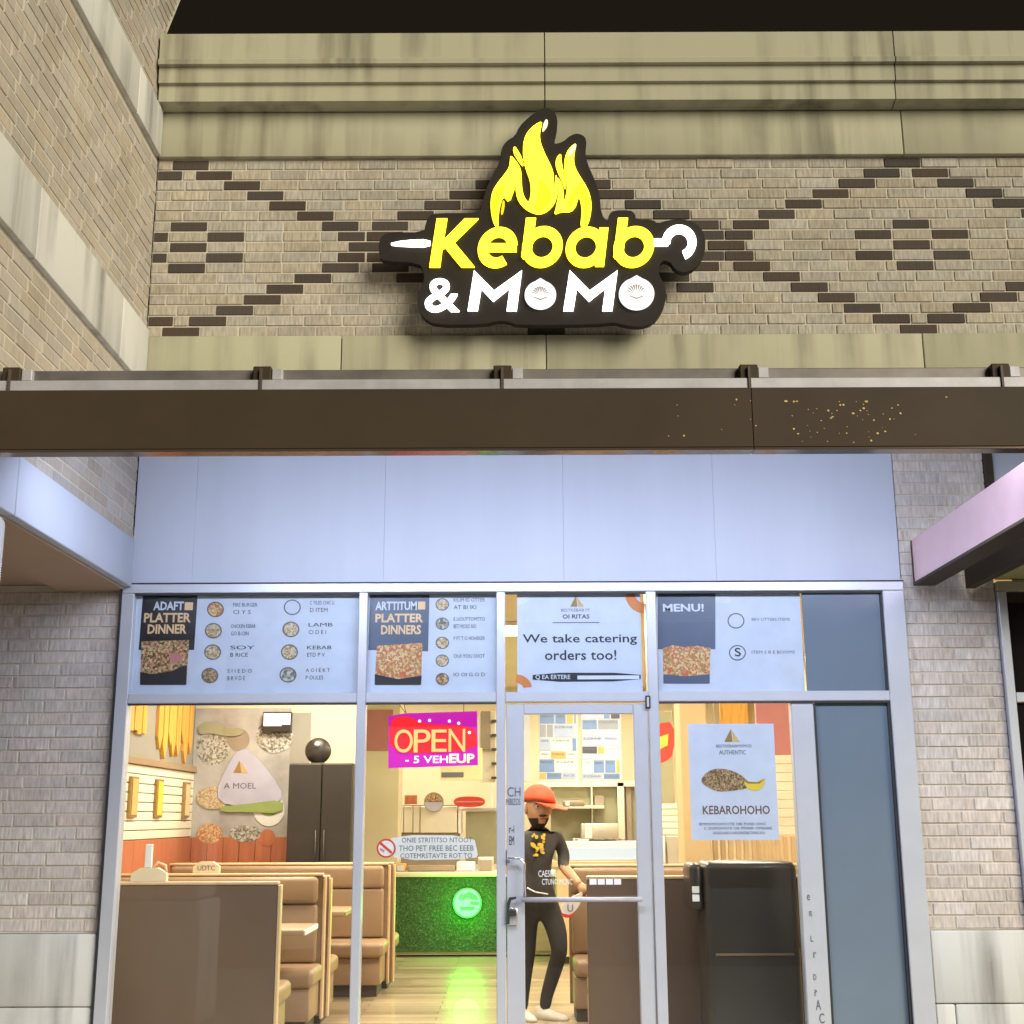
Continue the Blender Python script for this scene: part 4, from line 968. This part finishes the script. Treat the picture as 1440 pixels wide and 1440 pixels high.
pbox('board', 920, 1000, 949, 1130, YV, YV + .03, 'olive', t); ppoly('red_shape', smooth([(922, 1018), (948, 1014), (948, 1060), (936, 1072), (922, 1072)], 1), YV - .004, .003, 'red', t); ppoly('yellow_shape', [(928, 1036), (940, 1032), (939, 1048), (928, 1054)], YV - .008, .003, 'lemon', t)
t = thing('slatted_shelf', 'white slatted shelf under the red and yellow picture', 'shelf', at(940, 1215, YV))
for i in range(5): pbox('slat', 922, 1130 + i * 9, 955, 1137 + i * 9, YV, YV + .2, 'shiplap', t, .004)
pbox('bin', 938, 1176, 955, 1216, YV - .2, YV, 'steel', t); pbox('bag', 926, 1176, 936, 1214, YV - .2, YV, 'paper_white', t, .01, 2)

# ------------------------------------------------------------------ counter with green front and lit emblem
YK = 7.0
ct = thing('service_counter', 'service counter with a leafy green front and cream top', 'counter', at(640, 1345, YK))
kx0, kx1 = at(553, 1300, YK).x, at(930, 1300, YK).x
kz = at(640, 1233, YK).z
box('green_front', kx0, at(735, 1300, YK).x, YK, YK + .05, .06, kz - .002, 'turf_base', ct)
box('timber_front', at(736, 1300, YK).x, kx1, YK, YK + .05, .06, kz - .002, 'wood', ct)
box('carcass', kx0 + .01, kx1, YK + .051, YK + .6, .02, kz - .002, 'cream', ct)
box('counter_top', kx0 - .02, kx1, YK - .04, YK + .66, kz, kz + .05, 'cream', ct, .008, 2)
bm = bmesh.new(); rl = random.Random(3); gx1 = at(735, 1300, YK).x
for i in range(9000):
    x, z = rl.uniform(kx0, gx1), rl.uniform(.07, kz - .01); s = rl.uniform(.006, .014); an = rl.uniform(0, 6.28); y = YK - rl.uniform(.002, .022)
    d = Vector((math.cos(an), -.5 * rl.random(), math.sin(an))) * s; n_ = Vector((-math.sin(an), rl.uniform(-.5, .5), math.cos(an))) * s * .45
    o_ = Vector((x, y, z)); bm.faces.new([bm.verts.new(o_ - d), bm.verts.new(o_ + n_), bm.verts.new(o_ + d), bm.verts.new(o_ - n_)])
o = link('leaf_cover', mesh_of(bm, 'leaf_cover'), ct, 'turf'); tag(o, kind='stuff')
ec = at(657, 1270, YK - .06)
em = thing('lit_emblem', 'glowing round green emblem on the leafy counter front', 'lit emblem', (ec.x, YK - .06, ec.z - .15))
lathe('halo_ring', [(.150, .03), (.160, .02), (.160, .0), (.150, -.004)], (ec.x, YK - .055, ec.z), 'lit_green', em, 36, 'Y')
lathe('face', [(.148, .01), (.148, -.008), (.14, -.012)], (ec.x, YK - .055, ec.z), 'lit_mint', em, 36, 'Y')
for pts in ([(648, 1268), (652, 1258), (661, 1254), (670, 1260), (673, 1266), (664, 1265), (657, 1262)], [(646, 1275), (668, 1275), (666, 1280), (649, 1280)], [(661, 1268), (674, 1268), (673, 1273), (662, 1272)], [(645, 1262), (649, 1256), (651, 1259), (647, 1267)]):
    ppoly('emblem_mark', pts, YK - .075, .006, 'lit_green', em)
pl = bpy.data.lights.new('emblem_light', 'POINT'); pl.energy = 22; pl.color = (.012, 1, .012); pl.shadow_soft_size = .15
po = bpy.data.objects.new('emblem_light', pl); COL.objects.link(po); po.parent = em; po.location = (0, -.22, .12)
# things on the counter
for i, (x0, x1, y0, y1, m, nm, lab) in enumerate(((556, 570, 1205, 1216, 'drip', 'sauce_box', 'orange box at the left end of the counter'), (573, 640, 1208, 1216, 'wood', 'wooden_tray', 'long wooden tray on the counter'), (642, 668, 1203, 1216, 'paper_white', 'card_holder', 'white card holder on the counter'), (672, 694, 1196, 1216, 'steel', 'till', 'small grey till on the counter near the door'))):
    q = at((x0 + x1) / 2, y1, YK + .2); t = thing(nm, lab, nm.replace('_', ' '), (q.x, YK + .2, kz + .05))
    a = at(x0, y0, YK + .2); c = at(x1, y1, YK + .2); hh = max(a.z - c.z, .04)
    box('body', a.x, c.x, YK + .2, YK + .4, kz + .051, kz + .051 + hh, m, t, .008, 2); box('face_card', a.x + .02, c.x - .02, YK + .193, YK + .198, kz + .06, kz + .05 + hh * .8, 'taupe' if i % 2 else 'paper', t, .002)
# glass display case, lit inside
YE = 6.2
dc = thing('display_case', 'white lit display case behind the glass door', 'display case', at(850, 1240, YE))
pbox('cabinet', 783, 1213, 915, 1345, YE, YE + .6, 'wood_light', dc); pbox('top_ledge', 776, 1211, 918, 1219, YE - .03, YE + .62, 'wood_light', dc)
pbox('case_frame', 783, 1184, 915, 1210.5, YE + .02, YE + .5, 'white_lam', dc, .01, 2); pbox('lit_front', 793, 1192, 912, 1209, YE + .010, YE + .018, 'lit_case', dc, .002)
# back kitchen: menu boards, hood, shelves
YH = 7.6
for i, (x0, x1, lab) in enumerate(((735, 746, 'narrow white menu board at the left edge of the door glass'), (757, 814, 'menu board with pale food pictures, left of the blue one'), (817, 875, 'menu board with blue print, right one behind the door'))):
    t = thing('menu_board', lab, 'menu board', at((x0 + x1) / 2, 1100, YH), 'menu boards over the counter')
    pbox('board', x0, 1000, x1, 1099, YH, YH + .05, 'board_grey', t)
    rb = random.Random(i + 4)
    if i:
        y = 1004
        while y < 1094:
            hgt = rb.choice([8, 11, 15, 19]); xx = x0 + 2
            while xx < x1 - 5:
                ww = min(rb.choice([10, 16, 22, 30]), x1 - 2 - xx)
                pbox('picture', xx, y, xx + ww - 1.5, min(y + hgt, 1097) - 1.5, YH - .004, YH - .001, rb.choice(['b_blue', 'b_pale', 'b_white', 'b_steel', 'b_pale', 'b_gold', 'b_white', 'b_dark']), t, 0)
                if ww > 12 and hgt > 9: text('lettering', rb.choice(['MOMO', 'KEBAB', 'RICE', 'NAAN', 'GYRO']), xx + 2, y + 2, xx + ww - 4, y + 5, YH - .007, 'ink_soft', t, 0, 0, .001)
                xx += ww
            y += hgt
    for s in (0.2, .8):
        q = at(x0 + (x1 - x0) * s, 1000, YH + .02); tube('hanger', [(q.x, YH + .025, q.z), (q.x, YH + .025, 3.3)], .006, 'steel', t, 6)
YZ = 9.4
t = thing('kitchen_pass', 'cream kitchen pass with a shelf behind the person', 'kitchen pass', at(820, 1215, YZ))
pbox('recess_back', 774, 1102, 905, 1215, YZ, YZ + .05, 'olive', t); pbox('shelf', 760, 1133, 850, 1137, YZ - .3, YZ - .002, 'white_lam', t); pbox('post', 831, 1100, 835, 1215, YZ - .1, YZ - .002, 'white_lam', t); pbox('post', 868, 1100, 880, 1215, YZ - .1, YZ - .002, 'white_lam', t); pbox('lintel', 757, 1099, 905, 1106, YZ - .1, YZ - .002, 'white_lam', t)
pbox('vent_grille', 836, 1119, 850, 1134, YZ - .06, YZ - .002, 'taupe', t); pbox('slatted_side', 880, 1100, 890, 1215, YZ - .05, YZ - .002, 'taupe', t); pbox('tan_jamb', 891, 1000, 900, 1215, YZ - .05, YZ - .002, 'tan', t)
for (x0, y0, x1, y1, m, nm, lab) in ((792, 1126, 822, 1134, 'taupe', 'knife_block', 'grey tool with a white tag lying on the kitchen shelf'), (817, 1158, 870, 1180, 'steel', 'coffee_machine', 'steel coffee machine behind the display case'), (806, 1179, 880, 1187, 'mural_dark', 'spice_tray', 'tray of dark jars along the kitchen counter')):
    t = thing(nm, lab, nm.replace('_', ' '), at((x0 + x1) / 2, y1, YZ - .4)); pbox('body', x0, y0, x1, y1, YZ - .4, YZ - .2, m, t, .01, 2); pbox('label_plate', x0 + (x1 - x0) * .1, y0 + 1, x0 + (x1 - x0) * .3, y1 - 1, YZ - .41, YZ - .402, 'paper_white', t, .002)
    pbox('support', x0 + 1, y1 + .3, x1 - 1, y1 + 3, YZ - .4, YZ - .2, 'white_lam', t)
# second-pane background
t = thing('white_cabinets', 'row of white kitchen cabinets behind the counter', 'cabinets', at(600, 1172, 8.6))
for x0, x1 in ((553, 567), (568, 580), (581, 590), (591, 643)): pbox('cabinet_door', x0 + .3, 1134, x1 - .3, 1171, 8.6, 8.64, 'white_lam', t, .006)
pbox('carcass', 552, 1132, 644, 1250, 8.645, 9.1, 'taupe', t); pbox('end_post', 644.5, 1136, 648, 1172, 8.6, 9.1, 'paper_white', t)
t = thing('wall_disc', 'round brown and grey plaque above the white cabinets', 'plaque', at(610, 1142, 8.5)); ppoly('disc', circ(610, 1128, 14), 8.5, .04, 'taupe', t); ppoly('picture', circ(610, 1127, 11, 24, 10, 0, 180), 8.49, .008, 'food', t); ppoly('lower_half', circ(610, 1128, 13, 20, 13, 180, 360), 8.485, .006, 'lilac', t)
t = thing('red_plaque', 'red pill-shaped plaque above the counter', 'plaque', at(660, 1135, 8.5)); ppoly('plate', smooth([(638, 1120), (682, 1120), (682, 1135), (638, 1135)], 2), 8.5, .04, 'red', t); pbox('stripe', 641, 1127, 679, 1129, 8.49, 8.498, 'pinkish', t)
o = pbox('wall_box', 569, 1118, 586, 1131, 8.5, 8.6, 'wainscot'); tag(o, 'small brown box on the cream wall left of the round plaque', 'box')
t = thing('cream_column', 'cream column seen at the left of the second pane', 'column', at(535, 1215, 7.8)); pbox('column_shaft', 505, 980, 559, 1215, 7.8, 8.3, 'cream', t)
pbox('pinkish_panel', 512, 998, 552, 1056, 7.79, 7.798, 'pinkish', t, 0)
t = thing('order_board', 'tan order board hanging behind the open sign', 'board', at(650, 1098, 7.2)); pbox('board', 620, 1052, 678, 1097, 7.2, 7.25, 'peach', t); pbox('dark_strip', 621, 1086, 652, 1093, 7.19, 7.198, 'ink_soft', t)
t = thing('wall_shelf', 'grey and white shelf unit beside the door, behind the second pane', 'shelf', at(686, 1100, 8.4)); pbox('back', 674, 1000, 697, 1100, 8.4, 8.45, 'white_lam', t); pbox('grey_side', 676, 1000, 690, 1054, 8.3, 8.399, 'taupe', t)
for i in range(5): pbox('shelf_board', 691, 1012 + i * 20, 698, 1015 + i * 20, 8.25, 8.399, 'kick', t)
t = thing('steel_worktop', 'steel worktop with equipment behind the counter', 'worktop', at(672, 1215, 8.8)); pbox('worktop', 648, 1136, 700, 1140, 8.8, 9.3, 'steel', t); pbox('front', 655, 1141, 698, 1215, 8.85, 9.3, 'olive', t)
pbox('tap', 690, 1098, 693, 1136, 8.9, 8.93, 'paper_white', t)

# ceiling panels
for i, (x, y) in enumerate(((-1.9, 1.6), (0.2, 1.6), (1.9, 1.6), (-1.9, 4.0), (0.2, 4.2), (1.9, 4.2), (0.9, 6.3), (2.3, 6.3), (-1.6, 8.6), (1.0, 8.6))):
    t = thing('ceiling_lamp', 'square warm ceiling light panel ' + ('over the first left booth', 'just inside the glass door', 'over the black cabinet', 'over the far left booth', 'over the middle of the shop', 'over the tan column', 'over the green counter front', 'over the lit display case', 'over the white kitchen cabinets', 'over the kitchen pass')[i], 'ceiling light', (x, y, 3.24), 'ceiling light panels')
    box('frame', x - .32, x + .32, y - .32, y + .32, 3.26, 3.298, 'white_lam', t); box('lens', x - .29, x + .29, y - .29, y + .29, 3.245, 3.258, 'ceil_lens', t)
    ld = bpy.data.lights.new('panel_light', 'AREA'); ld.size = .58; ld.energy = 66; ld.color = (1.0, .89, .70)
    lo = bpy.data.objects.new('panel_light', ld); COL.objects.link(lo); lo.parent = t; lo.location = (0, 0, -.01)

# ------------------------------------------------------------------ person
def person():
    Yp = 2.35
    P = lambda x, y, dy=0.0: at(x, y, Yp) + Vector((0, dy, 0))
    root = P(756, 1421); root.z = 0
    t = thing('person', 'person in a red cap and charcoal clothes walking behind the glass door', 'person', root)
    J = {}
    V = []; E = []; Rr = []
    def v(p, r, r2=None):
        V.append(p); Rr.append((r, r2 or r)); return len(V) - 1
    def chain(a, lst):
        for p, *r in lst:
            b = v(p, *r); E.append((a, b)); a = b
        return a
    pel = v(P(757, 1262), .165, .12)
    ch = chain(pel, [(P(756, 1238), .145, .11), (P(756, 1212), .155, .115), (P(757, 1188), .185, .125)])
    nb_ = chain(ch, [(P(758, 1171), .10, .085), (P(758, 1161), .058, .06)])
    # arms
    sh = chain(ch, [(P(785, 1180), .068)]); chain(sh, [(P(793, 1200, -.02), .055), (P(791, 1217, -.08), .046), (P(803, 1231, -.20), .040), (P(814, 1243, -.28), .030)])
    sh = chain(ch, [(P(728, 1180), .068)]); chain(sh, [(P(719, 1202, .02), .055), (P(717, 1222, .03), .046), (P(722, 1240, -.06), .038), (P(727, 1256, -.12), .030)])
    # legs
    l1 = chain(pel, [(P(772, 1282), .098, .10), (P(783, 1308, -.03), .086), (P(787, 1338, -.05), .066), (P(778, 1370, .02), .062), (P(768, 1405, .06), .050), (P(766, 1424, .06), .048)])
    l2 = chain(pel, [(P(744, 1282), .098, .10), (P(741, 1308, .02), .086), (P(742, 1340, .03), .066), (P(738, 1372, .05), .060), (P(735, 1408, .08), .050), (P(734, 1426, .08), .048)])
    me = bpy.data.meshes.new('b'); me.from_pydata([tuple(p - root) for p in V], E, []); ob = bpy.data.objects.new('b', me); COL.objects.link(ob)
    md = ob.modifiers.new('s', 'SKIN'); md.use_smooth_shade = True; ob.modifiers.new('u', 'SUBSURF').levels = 2
    for i, sv in enumerate(me.skin_vertices[0].data): sv.radius = Rr[i]; sv.use_root = (i == 0)
    dg = bpy.context.evaluated_depsgraph_get(); body = bpy.data.meshes.new_from_object(ob.evaluated_get(dg)); bpy.data.objects.remove(ob)
    body.materials.clear()
    for m in ('shirt', 'pants', 'skin'): body.materials.append(M[m])
    zw = P(757, 1266).z; ze = P(791, 1216).z; zn = P(757, 1166).z; xarm = P(776, 1216).x - root.x; xarm2 = P(737, 1216).x - root.x
    for pg in body.polygons:
        c = pg.center; pg.use_smooth = True
        if c.z > zn: pg.material_index = 2
        elif zw + .01 < c.z < ze and ((c.x > xarm and (c.y < -.12 or c.x > xarm + .075)) or c.x < xarm2 - .03): pg.material_index = 2
        elif c.z < zw: pg.material_index = 1
        else: pg.material_index = 0
    bo = link('body', body, t); bo.location = root
    # head: shaped sphere with a face, joined to the neck
    hc = P(757, 1137, -.02); HS = 1.22
    bm = bmesh.new(); bmesh.ops.create_uvsphere(bm, u_segments=32, v_segments=24, radius=1)
    for q in bm.verts:
        x, y, z = q.co
        wx = .080 * (1 - .16 * max(0, -z)); q.co = Vector((x * wx, y * .098, z * .125)) 
        if y < -.2:
            q.co.y += .012 * max(0, 1 - abs(z + .75) / .4) * -1
            q.co.y -= .026 * max(0, 1 - abs(x) / .20) * max(0, 1 - abs(z + .12) / .26)
            for sx in (-.42, .42): q.co.y += .010 * max(0, 1 - ((x - sx) ** 2 + (z - .08) ** 2) / .05)
            q.co.y -= .006 * max(0, 1 - abs(x) / .35) * max(0, 1 - abs(z + .50) / .10)
    for q in bm.verts: q.co *= HS
    me = mesh_of(bm, 'head')
    for pg in me.polygons: pg.use_smooth = True
    RZ = Matrix.Rotation(R(16), 4, 'Z')
    hd = link('head', me, t, 'skin'); hd.location = hc; hd.rotation_euler = (R(4), 0, R(16))
    def on(lx, ly, lz): return hc + (RZ @ (Vector((lx, ly, lz)) * HS).to_4d()).to_3d()
    def ball(nm, p, s, m):
        bm = bmesh.new(); bmesh.ops.create_uvsphere(bm, u_segments=14, v_segments=10, radius=1)
        for q in bm.verts: q.co = Vector((q.co.x * s[0], q.co.y * s[1], q.co.z * s[2])) * HS
        me = mesh_of(bm, nm)
        for pg in me.polygons: pg.use_smooth = True
        o = link(nm, me, t, m); o.location = p; o.rotation_euler = (0, 0, R(16)); return o
    for s in (-1, 1):
        ball('eye', on(s * .032, -.084, .012), (.014, .010, .008), 'eye'); ball('iris', on(s * .032, -.093, .012), (.006, .004, .006), 'hair')
        ball('eyebrow', on(s * .032, -.094, .030), (.020, .006, .005), 'hair'); ball('ear', on(s * .080, .005, -.005), (.012, .022, .032), 'skin')
    ball('mouth', on(0, -.098, -.062), (.024, .008, .007), 'lips')
    ball('moustache', on(0, -.100, -.045), (.030, .008, .007), 'hair')
    # beard: lower half shell
    bm = bmesh.new(); bmesh.ops.create_uvsphere(bm, u_segments=28, v_segments=20, radius=1)
    bmesh.ops.delete(bm, geom=[q for q in bm.verts if q.co.z > -.35 - .25 * (q.co.y < -.6) * (abs(q.co.x) < .35) or q.co.y > .25], context='VERTS')
    for q in bm.verts: q.co = Vector((q.co.x * .073, q.co.y * .108, q.co.z * .133)) * HS
    me = mesh_of(bm, 'beard')
    for pg in me.polygons: pg.use_smooth = True
    o = link('beard', me, t, 'hair'); o.location = hc; o.rotation_euler = (0, 0, R(16))
    # cap: dome, band and a peak pointing right
    bm = bmesh.new(); bmesh.ops.create_uvsphere(bm, u_segments=32, v_segments=16, radius=1)
    bmesh.ops.delete(bm, geom=[q for q in bm.verts if q.co.z < -.02], context='VERTS')
    for q in bm.verts: q.co = Vector((q.co.x * .102, q.co.y * .114, q.co.z * .112)) * HS * 1.04
    bmesh.ops.solidify(bm, geom=list(bm.faces), thickness=.006)
    me = mesh_of(bm, 'cap')
    for pg in me.polygons: pg.use_smooth = True
    cp = link('cap', me, t, 'cap'); cp.location = hc + Vector((0, 0, .040 * HS)); cp.rotation_euler = (0, R(8), R(40))
    bm = bmesh.new(); top = []; bot = []
    n = 16
    for i in range(n + 1):
        a = R(-68 + 136 * i / n)
        inner = Vector((.100 * math.cos(a), .104 * math.sin(a), 0)); outer = Vector((.100 * math.cos(a) + .105 * math.cos(a) ** .6 if math.cos(a) > 0 else 0, .104 * math.sin(a) * .95, -.028 * math.cos(a)))
        top.append((bm.verts.new(inner), bm.verts.new(outer))); bot.append((bm.verts.new(inner - Vector((0, 0, .006))), bm.verts.new(outer - Vector((0, 0, .006)))))
    for L_ in (top, bot):
        for a, b in zip(L_, L_[1:]): bm.faces.new((a[0], a[1], b[1], b[0]))
    for i in range(n): bm.faces.new((top[i][1], bot[i][1], bot[i + 1][1], top[i + 1][1]))
    bmesh.ops.recalc_face_normals(bm, faces=bm.faces)
    for q in bm.verts: q.co *= HS * 1.05
    pk = link('cap_peak', mesh_of(bm, 'cap_peak'), t, 'cap'); pk.location = hc + Vector((0, 0, .044 * HS)); pk.rotation_euler = (0, R(6), R(-34))
    # shirt print
    rr = random.Random(8)
    prt = [(746, 1172), (758, 1171), (764, 1180), (766, 1188), (768, 1198), (760, 1206), (748, 1206), (744, 1198), (748, 1190)]
    for k in range(26):
        cx_, cy_ = 747 + 18 * rr.random(), 1173 + 31 * rr.random(); r_ = rr.uniform(1.6, 3.4)
        ppoly('shirt_print', [(cx_ + r_ * rr.uniform(.6, 1.2) * math.cos(a), cy_ + r_ * rr.uniform(.6, 1.2) * math.sin(a)) for a in (0, 1, 2, 3, 4, 5.2)], Yp - .150 + k * .0004, .03, 'lemon' if k % 4 else 'gold', t)
    tube('apron_hem', [P(741, 1247, -.135), P(752, 1253, -.15), P(770, 1256, -.14)], .006, 'paper_white', t, 6)
    # shoes
    for (x, y, dy, an, lx) in ((768, 1416, .05, -22, .0), (735, 1421, .07, -60, .0)):
        p = P(x, y, dy); p.z = .0
        bm = bmesh.new(); prof_ = [(-.08, .038, .085), (-.05, .042, .10), (.02, .044, .085), (.09, .047, .055), (.15, .042, .04), (.185, .02, .025)]
        rings = []
        for (l, wv, h_) in prof_:
            rings.append([bm.verts.new((l, wv * math.cos(R(a)), .006 + h_ * max(0, math.sin(R(a))))) for a in (180, 150, 120, 90, 60, 30, 0)])
        for a, b in zip(rings, rings[1:]):
            for k in range(6): bm.faces.new((a[k], a[k + 1], b[k + 1], b[k]))
            bm.faces.new((a[6], a[0], b[0], b[6]))
        bm.faces.new(rings[0]); bm.faces.new(rings[-1][::-1]); bmesh.ops.recalc_face_normals(bm, faces=bm.faces)
        me = mesh_of(bm, 'shoe')
        for pg in me.polygons: pg.use_smooth = True
        o = link('shoe', me, t, 'shoe'); o.location = p; o.rotation_euler = (0, 0, R(an))
    # right hand: palm and five bent fingers round the paper tray
    w0 = P(814, 1243, -.28); pc_ = P(820, 1252, -.30)
    def hand(w0, pc_, side):
        d = (pc_ - w0).normalized(); u = Vector((0, -1, 0)); sdir = d.cross(u).normalized() * side
        palm = tube('palm', [w0 - d * .01, w0 + d * .03, pc_ + d * .01], [.026, .036, .034], 'skin', t, 10)
        for i, (o_, ln) in enumerate(((-.028, .062), (-.010, .072), (.010, .068), (.028, .052))):
            b = pc_ + sdir * o_ + d * .005
            tube('finger', [b, b + d * ln * .45 + u * .008, b + d * ln * .75 - u * .012 * 1, b + d * ln * .85 - u * .035], [.0095, .009, .008, .006], 'skin', palm, 8)
        b = w0 + d * .02 - sdir * .030
        tube('thumb', [b, b - sdir * .022 + d * .022 + u * .01, b - sdir * .022 + d * .05 + u * .012], [.012, .010, .007], 'skin', palm, 8)
    hand(w0, pc_, 1); hand(P(727, 1256, -.12), P(729, 1265, -.14), -1)
    # paper tray held in the hand
    q = P(806, 1272, -.32)
    pt = thing('paper_tray', 'white paper food tray with a red rim in the person\'s hand', 'paper tray', q)
    ppoly('tray', smooth([(788, 1276), (796, 1266), (812, 1258), (820, 1254), (818, 1266), (812, 1278), (802, 1287), (792, 1287)], 1), Yp - .36, .05, 'paper_white', pt)
    ppoly('rim', [(790, 1284), (802, 1287), (808, 1284), (806, 1289), (796, 1291), (790, 1288)], Yp - .366, .03, 'red', pt)
    text('mark', 'U', 798, 1272, 806, 1282, Yp - .364, 'ink_soft', pt)
person()
